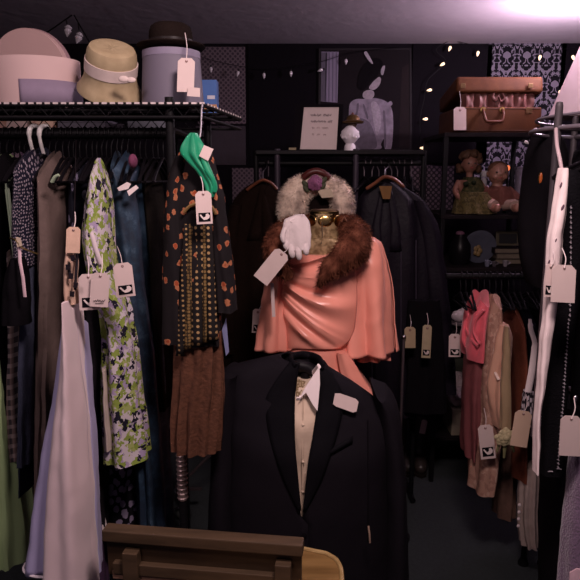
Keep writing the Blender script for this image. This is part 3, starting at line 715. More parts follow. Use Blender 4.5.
price_tag('price tag with printed black square hanging from the green scarf', (203, 191), 16, 33, -3, 1.448, True, (199, 172, 1.474), .05)

# price tags on the left clothes
price_tag('narrow tag with a peach band above the white gown bodice', (73.5, 227), 14, 26, 2, 1.36, False, (75, 212, 1.42), .1, cardm=M('peach_tag_card', (.6, .40, .30), .7, vary=.3, ns=60))
price_tag('left one of two overlapping price tags before the green floral dress', (88, 274), 20, 36, -2.5, 1.372, True, (87, 256, 1.40), .05)
price_tag('right one of two overlapping tags with handwriting before the green floral dress', (100.5, 273), 18.5, 34, 3, 1.362, False, (102, 254, 1.40), -.05, sig=True)
price_tag('price tag with printed square hanging on the teal dress', (122, 263), 19, 34, -7, 1.42, True, (117, 246, 1.665), .05)

# ------------------------------------------------------------------ CENTRE: back rack, coats, wall picture, small things
BY = 2.95
br = thing('garment_rack', 'black metal garment rack with a flat top standing before the back wall', 'rack', (P(316, 150, BY).x, BY, 0))
tz = P(316, 150, BY).z
x0 = P(256, 150, BY).x; x1 = P(424, 150, BY).x
mb = MB()
for px_ in (277.5, 355): 
    x = P(px_, 185, BY).x; MB().tube([(x, BY-.02, 0), (x, BY-.02, tz+.004)], .014, 12).build('post', M('dark_steel', (.045, .035, .05), .5, .3), br)
for xx in (x0, x1): MB().tube([(xx, BY, 0), (xx, BY, tz-.004)], .012, 12).build('post', BLK, br)
MB().box(((x0+x1)/2, BY+.13, tz-.012), (x1-x0, .34, .018)).build('top_board', M('black_board', (.014, .011, .015), .5), br, smooth=False, bevel=.003)
rz = P(316, 163, BY).z
MB().tube([(x0, BY+.06, rz), (x1, BY+.06, rz)], .012, 12).build('hanging_rail', BLK, br)
mb = MB()
for xx in (x0, x1): MB().tube([(xx, BY-.06, .02), (xx, BY+.3, .02)], .014).build('foot', BLK, br)
hg2 = None
for i, px_ in enumerate((268, 366, 374, 381, 388, 394, 400, 407, 414)):
    x = P(px_, 163, BY).x
    if hg2 is None:
        hg2 = thing('clothes_hanger', 'chrome hook hanger on the back rail behind the fur collar', 'hanger', (x, BY+.06, rz), 'chrome hangers on the back rail')
        A = Vector((x, BY+.06, rz))
        hk = [Vector((0, 0, -.065)), Vector((0, 0, -.035)), Vector((0, .012, -.018)), Vector((0, .0175, -.002)), Vector((0, .012, .0125)), Vector((0, 0, .0175)), Vector((0, -.012, .0125)), Vector((0, -.0175, -.002))]
        MB().tube([A+p for p in smoothpts(hk, 18)], .0025, 8).build('hook', M('dull_hook_steel', (.16, .13, .15), .4, .6), hg2)
        MB().tube([A+Vector(p) for p in ((-.0, -.17, -.13), (0, -.06, -.085), (0, 0, -.066), (0, .06, -.085), (0, .17, -.13))], .006, 8).build('shoulder_bar', BLKP, hg2)
    else:
        c = copy_tree(hg2); c.location = (x, BY+.06, rz); c.rotation_euler = (0, 0, RND.uniform(-.7, .7))
CG = 'dark coats on the back rack'
# brown coat at the left, long dark coat at the right
browny = M('dark_brown_velvet', (.021, .011, .008), .9, sheen=.25, bs=60, bd=.3)
t, c = garment('velvet_coat', 'dark brown velvet coat on the back rack left of the mannequin', 'coat', [(182, 255, 270), (188, 245, 277), (200, 234, 281), (225, 229, 283), (300, 226, 285), (362, 224, 288), (420, 222, 290)], browny, 2.84, .06, folds=8, amp=.12, seed=61, n=60, bt=.03)
for s_ in (0, 1):
    MB().grid([[c.front(262+q*(2+5*f)+(8 if s_ else -8)*f, 188+52*f, .006+.006*(1-abs(q))) for q in (-1, -.3, .3, 1)] for f in [i/8 for i in range(9)]]).build('lapel', browny, t, solid=.004)
Cloth([(205, 230, 243), (240, 222, 240), (300, 220, 238), (352, 222, 238)], 2.82, .045, folds=5, amp=.08, seed=62).build('sleeve', browny, t)
leat = M('black_plum_leather', (.018, .013, .023), .55, spec=.4, bs=70, bd=.25)
t, c = garment('long_coat', 'long plum black coat on a wooden hanger right of the mannequin', 'coat', [(182, 377, 394), (188, 368, 406), (197, 360, 420), (215, 357, 428), (300, 357, 430), (380, 358, 432), (412, 360, 434)], leat, 2.84, .06, folds=9, amp=.13, seed=63, n=72, bt=.03, topamp=.3)
Cloth([(200, 412, 424), (225, 418, 438), (270, 424, 446), (330, 428, 452), (378, 432, 456), (392, 436, 457)], 2.83, .045, folds=5, amp=.10, seed=64).build('sleeve', leat, t)
for s_ in (-1, 1):
    MB().grid([[c.front(386+s_*(3+11*(f if f < .6 else .6))+q*(2+4*f), 187+64*f, .008) for q in (-1, -.3, .3, 1)] for f in [i/8 for i in range(9)]]).build('lapel', leat, t, solid=.004)
mb = MB()
for px_ in (372, 401, 416): mb.tube([c.front(px_, 240+i*28, .003) for i in range(6)], .003, 6)
mb.build('seam', M('seam_plum', (.03, .022, .038), .6), t)
wdh = wood('hanger_wood', (.10, .030, .016), (.20, .07, .035), 5, .35)
wh = thing('wooden_hanger', 'red brown wooden hanger holding the plum black coat', 'hanger', P(385, 182, 2.76))
MB().tube(smoothpts([P(366, 189, 2.77), P(374, 184, 2.765), P(384, 177, 2.76), P(394, 179, 2.765), P(404, 187, 2.77)], 18), [.007]+[.012]*16+[.007], 10, flat=.7).build('shoulder_bar', wdh, wh)
MB().tube(smoothpts([P(385, 176, 2.76), P(385, 170, 2.77), P(389, 166, 2.85), P(387, 160, 3.01), P(384, 161, 3.03)], 14), .003, 8).build('hook', CHROME, wh)
MB().poly([P(379, 186, 2.745), P(392, 186, 2.745), P(390, 199, 2.745), P(383, 199, 2.745)], (0, 1, 0), .006).build('lining_label', M('ochre_lining', (.16, .075, .02), .7), wh, smooth=False)
wh2 = thing('wooden_hanger', 'dark wooden hanger at the neck of the brown velvet coat', 'hanger', P(262, 182, 2.77))
MB().tube(smoothpts([P(247, 190, 2.80), P(255, 184, 2.79), P(263, 180, 2.78), P(271, 183, 2.79), P(277, 189, 2.80)], 16), .010, 10, flat=.7).build('shoulder_bar', wdh, wh2)
MB().tube(smoothpts([P(263, 179, 2.78), P(263, 172, 2.80), P(267, 166, 2.9), P(265, 160, 3.01), P(262, 162, 3.03)], 14), .003, 8).build('hook', CHROME, wh2)
# dark coats between
garment('black_coat', 'black coat on the back rack behind the mannequin shoulder', 'coat', [(185, 305, 330), (192, 290, 344), (205, 284, 352), (300, 284, 354), (410, 284, 356)], BLKCL, 2.90, .035, folds=8, amp=.1, seed=65, bt=.02)

# fur-collared coat front: arch of pale fur
furm = NT('pale_fur'); nz = furm.n('ShaderNodeTexNoise', i_Vector=furm.obj(), i_Scale=17, i_Detail=4)
furm.set('Base Color', furm.ramp(nz.outputs[0], [(.34, (.26, .19, .16)), (.48, (.60, .47, .38)), (.62, (.88, .73, .60))], False)); furm.set('Roughness', .95); furm.set('Sheen Weight', .4)
FY = 2.62
ft = thing('fur_collar', 'pale grey cream fur collar arched on a hanger behind the mannequin neck', 'fur collar', P(315, 225, FY))
arch = [P(x, y, FY) for x, y in ((296, 229), (293, 213), (293, 200), (300, 189), (316, 183.5), (331, 186), (341, 195), (343, 209), (342, 226))]
sp_ = smoothpts(arch, 40)
rr = [(.036+.018*min(1, min(i, 39-i)/5))*(1.08-.36*(max(0, i-16)/23))*(1-.36*math.exp(-((i-21)/6)**2)) for i in range(40)]
mb = MB().tube(sp_, rr, 20, flat=.75).jitter(.006, 22); mb.tufts(7000, .020, .0009, (0, 0, -.25), .55, 5)
mb.build('fur', furm.m, ft, smooth=True)
mb = MB()
for i in range(34):
    a = i*2.4; r = .0038*sqrt(i)
    mb.ball(P(315, 183, FY-.05)+Vector((r*cos(a)*1.1, -.024+r*.7, r*sin(a)*1.15)), (.0095, .006, .0095), 8, 6)
mb.build('flower_brooch', M('mauve_petals', (.25, .085, .18), .8, vary=.5, ns=60), ft)
for dx, dz in ((-.045, -.02), (-.05, .0), (.045, .015), (.04, -.01)): MB().ball(P(315, 184, FY-.045)+Vector((dx*.8, 0, dz)), (.010, .005, .018), 8, 6, Matrix.Rotation(dx*16, 3, 'Y')).build('leaf', M('dull_green_leaf', (.06, .065, .035), .7) if 'dull_green_leaf' not in bpy.data.materials else bpy.data.materials['dull_green_leaf'], ft)
MB().tube(smoothpts([P(303, 178, FY-.03), P(309, 173, FY-.035), P(316, 171, FY-.035), P(323, 173, FY-.035), P(329, 178, FY-.03)], 14), .014, 10).build('hanger_top', M('oxblood_wood', (.075, .014, .012), .4), ft)
MB().grid([[P(xx, yy, FY+.03) for xx in range(299, 345, 5)] for yy in (190, 200, 215, 228)]).build('dark_lining', M('dark_fur_lining', (.02, .013, .012), .9), ft, solid=.004)
MB().poly([P(317, 190, FY-.052), P(331, 189, FY-.052), P(334, 197, FY-.050), P(322, 198, FY-.050)], (0, 1, 0), .004).build('cream_label', M('cream_satin_label', (.55, .45, .33), .5), ft, smooth=False)

# framed sign on the rack's top
st = thing('framed_sign', 'small black framed cream card with handwritten lines on the back rack', 'sign', P(320, 150, BY+.05))
SY = BY+.03
fo = [(296, 104), (343.5, 104), (341, 152), (292.5, 152)]; ci = [(304, 107), (339, 107), (336.5, 149.5), (300, 149.2)]
mb = MB()
F = [P(x, y, SY) for x, y in fo]; I = [P(x, y, SY) for x, y in ci]
for i in range(4):
    j = (i+1) % 4; mb.poly([F[i], F[j], I[j], I[i]], (0, 1, 0), .014)
mb.build('frame', M('black_frame', (.012, .009, .013), .8), st, smooth=False)
MB().poly([P(x, y, SY+.006) for x, y in ((302, 106), (340.5, 106), (338, 150.5), (298.5, 150.5))], (0, 1, 0), .004).build('card', CARDW, st, smooth=False)
def scribble(mb, x0, x1, y, k, h, sl=0, th=.0011, seed=1, gaps=()):
    R = random.Random(seed); n = int((x1-x0)*2.2); run = []
    for i in range(n+1):
        x = x0+(x1-x0)*i/n; f = i/n
        if any(a < f < b for a, b in gaps):
            if len(run) > 2: mb.tube(run, th, 4)
            run = []; continue
        run.append(P(x+R.uniform(-.25, .25), y+sl*f+(h*(.5 if i % 2 else -.5))*R.uniform(.3, 1.15), SY+.0045))
    if len(run) > 2: mb.tube(run, th, 4)
inkb = M('pen_ink', (.09, .05, .09), .7, vary=0); inkf = M('faint_pen_ink', (.36, .24, .26), .7, vary=0)
mb = MB(); scribble(mb, 311, 331, 115, 9, 2.6, .3, .0012, 3, ((.5, .6),)); scribble(mb, 311, 332, 121.4, 9, 2.6, .2, .0012, 4, ((.72, .8),)); mb.build('handwriting', inkb, st)
mb = MB(); scribble(mb, 312, 328, 128, 9, 2.2, 0, .0009, 5, ((.15, .3), (.5, .62))); scribble(mb, 312, 326, 134.5, 9, 2.0, .2, .0009, 6, ((.15, .35), (.55, .8))); mb.build('faint_handwriting', inkf, st)
# little block, figurine
tag(MB().box(P(292.5, 150.2, BY+.03)+Vector((0, 0, .006)), (.035, .02, .011)).build('small_block', M('pale_wood', (.28, .22, .13), .6), smooth=False, bevel=.001), 'tiny pale wooden block left of the framed sign on the rack top', 'block')
q = mpp(135, BY+.03); a = P(352, 150, BY+.03)
fg = thing('figurine', 'small white ruffled figurine with a brown brass hat right of the framed sign', 'figurine', (a.x-.004, a.y, tz-.003))
ax, ay, az = a.x-.004, a.y, tz-.003
mb = MB().lathe([(0, 0), (6*q, 0), (5.5*q, 5*q), (4*q, 7*q), (6.5*q, 10*q), (9.3*q, 14*q), (9*q, 19*q), (6*q, 22*q), (4*q, 24*q), (0, 24*q)], (ax-.006, ay, az), 30).jitter(.003, 40)
for k in range(14): mb.ball((ax-.006+8*q*cos(k*.45), ay-8*q*abs(sin(k*.45)), az+14*q+1.5*q*sin(k*2)), 1.8*q, 8, 6)
mb.build('ruffled_body', M('white_china', (.72, .66, .70), .5, vary=.1), fg)
MB().ball((ax+.004, ay, az+26*q), (4.4*q, 4.4*q, 4.6*q)).build('head', M('dull_brown_face', (.06, .035, .03), .6), fg)
MB().lathe([(0, 26*q), (10*q, 27*q), (11*q, 28.4*q), (7*q, 30*q), (6*q, 33*q), (3.4*q, 35*q), (0, 35.4*q)], (ax+.006, ay, az), 28).build('hat', M('brown_brass', (.15, .085, .035), .4, .6), fg)
MB().ball((ax+.004, ay, az+36*q), 1.5*q).build('hat_button', M('oxblood_bead', (.15, .05, .05), .5), fg)

# big black and white print of a woman in a white blouse, on the wall
PY = WY-.028
def PX(pts, k, sx=240, sy=30): return [P(sx+x/3.222, sy+y/3.222, PY-.0012*k) for x, y in pts]
pt = thing('wall_print', 'large dark framed photo print of a woman in a white blouse on the back wall', 'picture', P(365, 150, PY))
MB().poly(PX([(258, 64), (548, 62), (550, 385), (256, 388)], 0), (0, 1, 0), .012).build('print_sheet', M('print_black', (.020, .014, .019), .6, vary=.2, ns=6), pt, smooth=False)
mb = MB()
for A, B in (((262, 64), (318, 66)),):
    mb.poly(PX([(262, 70), (318, 70), (314, 234), (260, 230)], 1), (0, 1, 0), .0008)
mb.build('printed_curtain', M('print_lilac', (.20, .165, .25), .6, vary=.1), pt, smooth=False)
mb = MB()
for x in (276, 286, 298, 309): mb.poly(PX([(x, 72), (x+3, 72), (x+2, 231), (x-1, 231)], 2), (0, 1, 0), .0006)
mb.build('printed_curtain_fold', M('print_lilac_dark', (.10, .08, .13), .6, vary=.1), pt, smooth=False)
MB().poly(PX([(262, 72), (282, 72), (276, 230), (260, 230)], 2), (0, 1, 0), .0006).build('printed_shade', M('print_grey', (.085, .07, .105), .6), pt, smooth=False)
def PD_(pts, k, name, m):
    n_ = len(pts)*4; cl_ = [tuple(pts[(i-1) % len(pts)]) for i in range(len(pts)+3)]; out = []
    for i in range(len(pts)):
        for f in (0, .25, .5, .75):
            a_, b_, c_, d_ = [cl_[i+q_] for q_ in range(4)]
            out.append(tuple(.5*(2*b_[w_]+(c_[w_]-a_[w_])*f+(2*a_[w_]-5*b_[w_]+4*c_[w_]-d_[w_])*f*f+(3*b_[w_]-a_[w_]-3*c_[w_]+d_[w_])*f**3) for w_ in (0, 1)))
    MB().poly([P(x, y, PY-.0012*k) for x, y in out], (0, 1, 0), .0007).build(name, m, pt, smooth=False)
bl = M('print_blouse', (.24, .195, .26), .6, vary=.8, ns=26); bs_ = M('print_blouse_shade', (.115, .092, .128), .6, vary=.6, ns=34); fc_ = M('print_face', (.30, .25, .29), .6, vary=.5, ns=60); hr_ = M('print_hair', (.008, .006, .009), .7)
PD_([(349, 109), (351, 102), (357, 99), (364, 99), (372, 98), (380, 99), (387, 102), (391, 107), (393, 116), (393, 132), (391, 149), (385, 149), (384, 139), (381, 144), (380, 149), (358, 149), (352, 140), (349, 126)], 1, 'printed_blouse', bl)
PD_([(355, 122), (360, 118), (369, 122), (374, 132), (377, 144), (374, 149), (360, 149), (354, 138)], 2, 'printed_blouse_shade', bs_)
PD_([(371, 104), (376, 102), (380, 110), (381, 124), (377, 136), (374, 124)], 3, 'printed_jabot', M('print_jabot', (.33, .28, .34), .6, vary=.6, ns=60))
PD_([(383, 112), (385, 112), (386, 128), (386, 146), (384, 146), (384, 128)], 3, 'printed_sleeve_fold', bs_)
PD_([(357, 104), (359, 104), (358, 112), (355, 122), (353, 120), (356, 112)], 3, 'printed_sleeve_fold', bs_)
PD_([(363, 106), (364.5, 105), (368, 116), (367, 119)], 3, 'printed_pleat', bs_)
PD_([(363, 97), (363, 93), (366, 90.5), (371, 90), (374, 92), (374, 96), (371, 99), (366, 99)], 4, 'printed_collar', fc_)
PD_([(369, 88), (372, 83), (376, 79), (379, 77), (381, 79), (380, 84), (377, 88), (373, 90)], 5, 'printed_face', fc_)
PD_([(381, 74), (381, 70), (383, 66), (385, 66), (384.5, 70), (383, 75)], 6, 'printed_hat_trim', M('print_trim', (.30, .26, .31), .6, vary=.5, ns=60))
PD_([(358, 86), (359, 76), (363, 67), (370, 60), (377, 58), (382, 61), (383, 65), (380, 69), (377, 76), (371, 81), (367, 87), (362, 90)], 7, 'printed_hair', hr_)
PD_([(364, 53), (366.5, 51.5), (370, 57), (373, 63), (371.5, 63.5), (367.5, 59)], 8, 'printed_feather', M('print_feather', (.36, .31, .37), .6))
PD_([(388, 103), (391, 101), (392.5, 104), (390, 106)], 4, 'printed_shoulder_bow', bl)
mb = MB()
C4 = PX([(254, 60), (552, 58), (554, 389), (252, 392)], 0); D4 = PX([(260, 66), (546, 64), (548, 383), (258, 386)], 0)
for i in range(4):
    j = (i+1) % 4; mb.poly([C4[i]-Vector((0, .004, 0)), C4[j]-Vector((0, .004, 0)), D4[j]-Vector((0, .004, 0)), D4[i]-Vector((0, .004, 0))], (0, 1, 0), .018)
mb.build('frame', M('dark_frame', (.024, .017, .024), .5), pt, smooth=False)
MB().poly(PX([(522, 120), (545, 110), (547, 380), (512, 380), (516, 250)], 1), (0, 1, 0), .0006).build('printed_doorway', M('print_brown', (.033, .022, .026), .6), pt, smooth=False)

# fairy lights
def lights(name, label, pts, Y, bulbs, m, base=None, wr=.0018, sz=.011, sag=True, wm=None):
    w = smoothpts([P(x, y, Y) for x, y in pts], len(pts)*6)
    t = thing(name, label, 'string lights', w[0])
    MB().tube(w, wr, 5).build('wire', wm or BLKP, t)
    for x, y, an in bulbs:
        c = P(x, y, Y-.012); r = Matrix.Rotation(radians(an), 3, 'Y')
        b_ = MB().lathe([(0, -sz*1.9), (sz*.45, -sz*1.2), (sz*.78, -sz*.2), (sz*.7, sz*.5), (sz*.4, sz*.9), (0, sz*.95)], c, 12, r).build('bulb', m, t)
        MB().lathe([(0, sz*.85), (sz*.42, sz*.85), (sz*.42, sz*1.8), (0, sz*1.8)], c, 10, r).build('bulb_socket', BLKP, b_)
clearb = M('clear_glass_bulb', (.62, .56, .62), .15, 0, .9, vary=0)
lights('string_lights', 'unlit string of clear bulbs sagging across the left back wall and picture', [(196, 55), (211, 60), (238, 66), (264, 69), (291, 67), (320, 62), (346, 54), (372, 50), (405, 47)], WY-.055, [(211, 69, 0), (238, 73, 15), (264, 75, 0), (291, 73, 0), (321, 70, 70), (346, 61, 0)], clearb, sz=.0125)
lights('string_lights', 'lit string of small warm bulbs winding down around the suitcase shelf', [(486, 44), (470, 44), (450, 41), (436, 50), (446, 62), (428, 80), (424, 100), (420, 120), (421, 148), (420, 178), (428, 190)], WY-.055, [(450, 48, 20), (478, 53, 10), (443, 64, 60), (430, 90, 80), (426, 119, 85), (423, 148, 90), (424, 180, 40)], LIT, sz=.0115)
lights('string_lights', 'lit bulbs strung before the damask panel beside the lampshade', [(488, 46), (512, 44), (540, 49), (560, 50), (575, 48), (600, 60)], WY-.06, [(540, 57, 10), (573, 57, -20), (560, 92, 0)], LIT, sz=.0115)
lights('string_lights', 'pair of pale clear bulbs beside the black jacket at the suitcase right edge', [(548, 120), (540, 126), (531, 136), (524, 148), (516, 170)], 3.0, [(535, 130, 50), (526, 142, -60)], WHITEP, sz=.010)
# two clear bulbs on a wire hung from the ceiling above the hat boxes
q = 3.19
t = thing('string_lights', 'peaked dark wire with two clear bulbs hanging from the ceiling above the hat boxes', 'string lights', P(73, 15, q))
MB().tube([P(40, 37, q), P(55, 27, q), P(72, 15, q)], .0035, 6).tube([P(74, 15, q), P(83, 31, q), P(95, 52, q)], .0035, 6).tube([P(66, 19, q), P(67, 24, q)], .003, 6).tube([P(78, 22, q), P(79, 30, q)], .003, 6).build('wire', BLKP, t)
for x, y, an in ((68, 30, 12), (79, 37, 25)):
    c = P(x, y, q); r = Matrix.Rotation(radians(an), 3, 'Y')
    MB().lathe([(0, -.034), (.009, -.022), (.018, -.006), (.014, .004), (.02, .010), (.008, .022), (0, .022)], c, 10, r).build('bulb', clearb, t, smooth=False)
# ------------------------------------------------------------------ CENTRE: mannequin in the coral dress
MY = 2.10
mx = P(320, 300, MY).x
mq = thing('mannequin', 'gold necked dress form on a stand wearing the coral satin dress', 'mannequin', (mx, MY, 0))
MB().lathe([(0, 0), (.17, 0), (.17, .012), (.03, .03), (.0, .03)], (mx, MY, 0)).build('stand_base', BLK, mq)
MB().tube([(mx, MY, .02), (mx, MY, .8)], .016, 12).build('stand_pole', BLK, mq)
brocade = NT('gold_brocade'); nz = brocade.n('ShaderNodeTexNoise', i_Vector=brocade.obj(), i_Scale=55, i_Detail=4)
brocade.set('Base Color', brocade.ramp(nz.outputs[0], [(.40, (.15, .09, .04)), (.6, (.36, .25, .13))], False)); brocade.set('Roughness', .5); brocade.set('Metallic', .35); brocade.bump(nz.outputs[0], .4, .004)
Cloth([(236, 306, 342), (242, 286, 368), (256, 281, 374), (300, 287, 362), (345, 292, 350), (400, 276, 366), (450, 284, 356)], MY+.01, .085, folds=2, amp=.01, seed=70, crumple=0).build('torso', brocade.m, mq)
Cloth([(213, 310, 338.5), (222, 309.5, 338.5), (236, 308, 340), (248, 303, 345), (262, 295, 352)], MY, .056, folds=2, amp=.005, seed=71, crumple=0).build('neck', brocade.m, mq)
goldm = M('polished_gold', (.62, .43, .16), .22, 1, vary=.2)
q = mpp(212, MY); nc = P(324.3, 221, MY)
mb = MB().lathe([(.0, 12*q), (12.5*q, 11.5*q), (14.6*q, 10*q), (15*q, 6*q), (14.9*q, 0)], nc, 36, sy=1.1)
for k in range(12):
    a = 2*pi*k/12
    if k % 2: mb.ball(nc+Vector((14.4*q*cos(a), 15.9*q*sin(a), 1.0*q)), (7*q, 1.6*q, 6*q), 16, 10, Matrix.Rotation(a+pi/2, 3, 'Z'))
mb.build('neck_cap', goldm, mq)
MB().tube([P(322, 222, MY-.061), P(322.5, 236, MY-.066), P(321, 244, MY-.075)], .0016, 6).build('neck_seam', M('seam_brown', (.08, .05, .03), .7), mq)

coral = satin('coral_satin', (.86, .35, .27), (.76, .27, .20), .31)
dr = thing('satin_dress', 'coral pink satin dress with cowl neck and flutter sleeves on the mannequin', 'dress', P(320, 470, MY))
dc = Cloth([(252, 296, 360), (262, 284, 374), (290, 279, 372), (320, 283, 364), (345, 286, 352)], MY, .108, folds=3, amp=.012, seed=72, n=64, crumple=0); dc.build('bodice', coral, dr)
Cloth([(343, 286, 352), (352, 284.5, 352), (362, 283, 354.5)], MY, .112, folds=2, amp=.006, seed=73, n=64).build('waistband', coral, dr)
Cloth([(361, 284, 353), (378, 278, 366), (397, 271, 377), (450, 258, 388), (620, 238, 404)], MY, .13, folds=7, amp=.11, seed=74, n=90, m=34, bt=.112, topamp=.25).build('skirt', coral, dr)
# cowl: cloth slung in folds between the shoulders
rows = []
n, k = 56, 84
for i in range(k+1):
    v = i/k; row = []
    lx, ly = crom([(284, 265), (279, 267), (275, 271), (273, 277), (273, 286), (276, 304), (285, 346)], v); rx, ry = crom([(350, 244), (355, 268), (357, 300), (353, 334), (340, 348), (314, 349), (292, 348)], v)
    sg = 5+9*sin(pi*min(1, v*1.3))*(1-.6*v)
    for j in range(n+1):
        u = j/n
        px = lx+(rx-lx)*u; py = ly+(ry-ly)*u+sg*4*u*(1-u)*(1-.35*u)
        p = dc.front(min(max(px, 282), 366), py, .0)
        fold = .7*(1-abs(sin(v*15+.7*u)))**.8+.3*(sin(v*47+2*u+1)*.5+.5)
        w = min(1, (u*4.5)**.7, .25+((1-u)*2.2)**.8)
        yy = p.y-.006-.026*fold*w-.008*(1-v)*w
        row.append(P(px, py, yy))
    rows.append(row)
MB().grid(rows).build('cowl', coral, dr, solid=.003)
# gathered diagonal pleats from the cowl into the waist
mb = MB()
for q_, (a, b, c_) in enumerate(() and (((280, 300), (292, 322), (322, 345)), ((274, 306), (284, 330), (306, 346)), ((290, 298), (306, 320), (336, 344)), ((270, 318), (276, 334), (292, 347)))):
    mb.tube([dc.front(max(284, x), y, .006) for x, y in [crom([a, b, c_], i/14) for i in range(15)]], [.003+.006*sin(pi*i/14) for i in range(15)], 10)
Cloth([(236, 352, 370), (242, 349, 380), (258, 349, 384), (285, 349, 388), (320, 347, 390), (352, 346, 392)], MY-.015, .075, folds=5, amp=.27, seed=75, n=90, m=30, bt=.05, topamp=.2, grow=1.0).build('sleeve', coral, dr, solid=.002)
Cloth([(300, 352, 384), (330, 352, 387), (357.5, 352, 389)], MY+.03, .06, folds=8, amp=.14, seed=76, n=70).build('sleeve_lining', coral, dr, solid=.002)
Cloth([(250, 272, 286), (262, 268, 287), (290, 264, 287), (320, 260, 287), (348, 257, 287)], MY-.005, .07, folds=6, amp=.15, seed=77, n=70, bt=.045).build('sleeve', coral, dr, solid=.002)
# sash end falling on the skirt
Cloth([(352, 337, 347), (368, 340, 358), (398, 346, 374), (430, 350, 382)], MY-.115, .02, folds=5, amp=.15, seed=78).build('sash_end', coral, dr)

# brown fur stole
bf = NT('brown_fur'); nz = bf.n('ShaderNodeTexNoise', i_Vector=bf.obj(), i_Scale=26, i_Detail=4)
bf.set('Base Color', bf.ramp(nz.outputs[0], [(.35, (.045, .013, .007)), (.52, (.10, .032, .018)), (.68, (.17, .062, .036))], False)); bf.set('Roughness', .9); bf.set('Specular IOR Level', .1)
so = thing('fur_stole', 'brown fur stole lying round the mannequin shoulders, pointed end on the chest', 'stole', P(330, 284, 1.96))
pth = [(289, 277, 1.945), (281, 268, 1.935), (275, 254, 1.96), (277, 240, 2.02), (288, 230, 2.12), (306, 226, 2.20), (330, 226, 2.20), (347, 228, 2.10), (356, 237, 2.01), (353, 248, 1.955), (342, 259, 1.94), (331, 270, 1.935), (323, 279, 1.935), (318, 287, 1.945)]
rr = [.022, .030, .036, .040, .042, .040, .042, .046, .056, .058, .048, .036, .022, .006]
sp_ = smoothpts([P(*p) for p in pth], 60); r2 = [crom([(x,) for x in rr], i/59)[0] for i in range(60)]
mb = MB().tube(sp_, r2, 22, flat=.8).jitter(.007, 24); mb.tufts(9000, .018, .0008, (0, -.1, -.5), .45, 9)
mb.build('fur', bf.m, so)
MB().tube([P(341, 222, 2.02), P(344, 217, 2.03), P(347, 222, 2.02)], .004, 8).build('loop', M('brown_loop', (.12, .04, .02), .6), so)

# white glove pinned at the left shoulder
gl = thing('white_glove', 'white glove pinned at the left shoulder of the coral dress, fingers down', 'glove', P(296, 260, 1.88))
GY = 1.885
outline = [(285, 221.5, 2), (294, 217, 3), (303, 214.5, 2)]
hand = Cloth([(216, 293, 304), (220, 284, 308), (227, 282, 309.5), (236, 283, 310), (245, 284, 310), (250, 287, 309)], GY, .013, folds=5, amp=.07, seed=80, n=44, topamp=.6)
hand.build('hand', WHITECL, gl)
for pts, r in (([(286, 240), (285.5, 245), (287, 250)], .0085), ([(291, 244), (291.5, 252), (293, 258)], .0098), ([(298, 244), (298.5, 253), (299.5, 260)], .010), ([(305.5, 244), (306, 250), (306.5, 255)], .0092)):
    q_ = smoothpts([P(x, y, GY-.004-.006*(i == 1)) for i, (x, y) in enumerate(pts)], 10)
    MB().tube(q_, [r]*7+[r*.9, r*.72, r*.35], 12, flat=.75).build('finger', WHITECL, gl)
q_ = smoothpts([P(285, 228, GY-.006), P(282.5, 236, GY-.014), P(284, 243, GY-.018)], 10)
MB().tube(q_, [.009]*7+[.008, .0065, .003], 12, flat=.75).build('thumb', WHITECL, gl)
mb = MB()
for i in range(3):
    mb.tube([hand.front(290+i*5.5, 226+y, .001) for y in (0, 6, 12)], .0012, 6)
MB_cuff = Cloth([(214.5, 295, 305), (218.5, 285, 308), (221, 283.5, 308.5)], GY, .0145, folds=9, amp=.06, seed=81); MB_cuff.build('cuff', WHITECL, gl)
mb.build('stitch_line', WHITECL, gl)
price_tag('largest blank price tag tilted below the white glove on the coral dress', (283.5, 252), 17, 37, 39, 1.845, False, (289, 246, 1.884), .12)
price_tag('narrow edge-on pale tag hanging at the left side of the coral dress', (272, 283), 3.4, 34, -3, 1.93, False, None, .3, hole=False)
price_tag('small printed price tag behind the left sleeve of the coral dress', (258, 309), 10, 24, 3, 2.35, True, (262, 299, 2.79), .1)

# ------------------------------------------------------------------ CENTRE FRONT: black suit jacket
JY = 1.64
jm = NT('black_suiting'); nz = jm.n('ShaderNodeTexNoise', i_Vector=jm.obj(), i_Scale=260, i_Detail=2)
jm.set('Base Color', jm.mix(nz.outputs[0], (.006, .005, .007), (.010, .008, .011))); jm.set('Roughness', .8); jm.set('Specular IOR Level', .05); jm.set('Sheen Weight', .0); jm.bump(nz.outputs[0], .15, .002)
jm = jm.m
jrows = [(356, 361, 281, 318), (360, 370, 258, 332), (364, 382, 240, 352), (369, 396, 226, 372), (380, 410, 221, 384), (412, 432, 222, 390), (470, 480, 226, 388), (560, 568, 224, 390), (680, 684, 216, 396)]
GAP = [(350, 303, 311), (357, 301, 313), (364, 299, 319.5), (380, 297, 320), (399, 295, 318), (420, 293.5, 314.5), (451, 295.5, 310), (475, 297.6, 307), (509, 300.5, 303.5), (524, 302, 302.2)]
def gapx(y, k):
    if y <= GAP[0][0]: return GAP[0][k]
    for a, b in zip(GAP, GAP[1:]):
        if a[0] <= y <= b[0]: return a[k]+(b[k]-a[k])*(y-a[0])/(b[0]-a[0])
    return 302 if k == 1 else 302.2
def pyof(z, Y):
    t = (z-CAM_H)/Y; v = (sin(PITCH)+t*cos(PITCH))/(cos(PITCH)-t*sin(PITCH)); return 290-v*FPX
def jgap(c, a, bb, t):
    y = pyof(c.z, JY-bb)
    s = mpp(y, JY-bb); xl = (gapx(y, 1)-290)*s; xr = (gapx(y, 2)-290)*s
    cl = max(-.98, min(.98, (xl-c.x)/a)); cr = max(-.98, min(.98, (xr-c.x)/a))
    if y > 524: return (pi/2, pi/2+2*pi)
    return (math.acos(cl), math.acos(cr)+2*pi)
jk = thing('suit_jacket', 'black suit jacket in the front centre with a pale sticker on its chest', 'jacket', P(305, 640, JY))
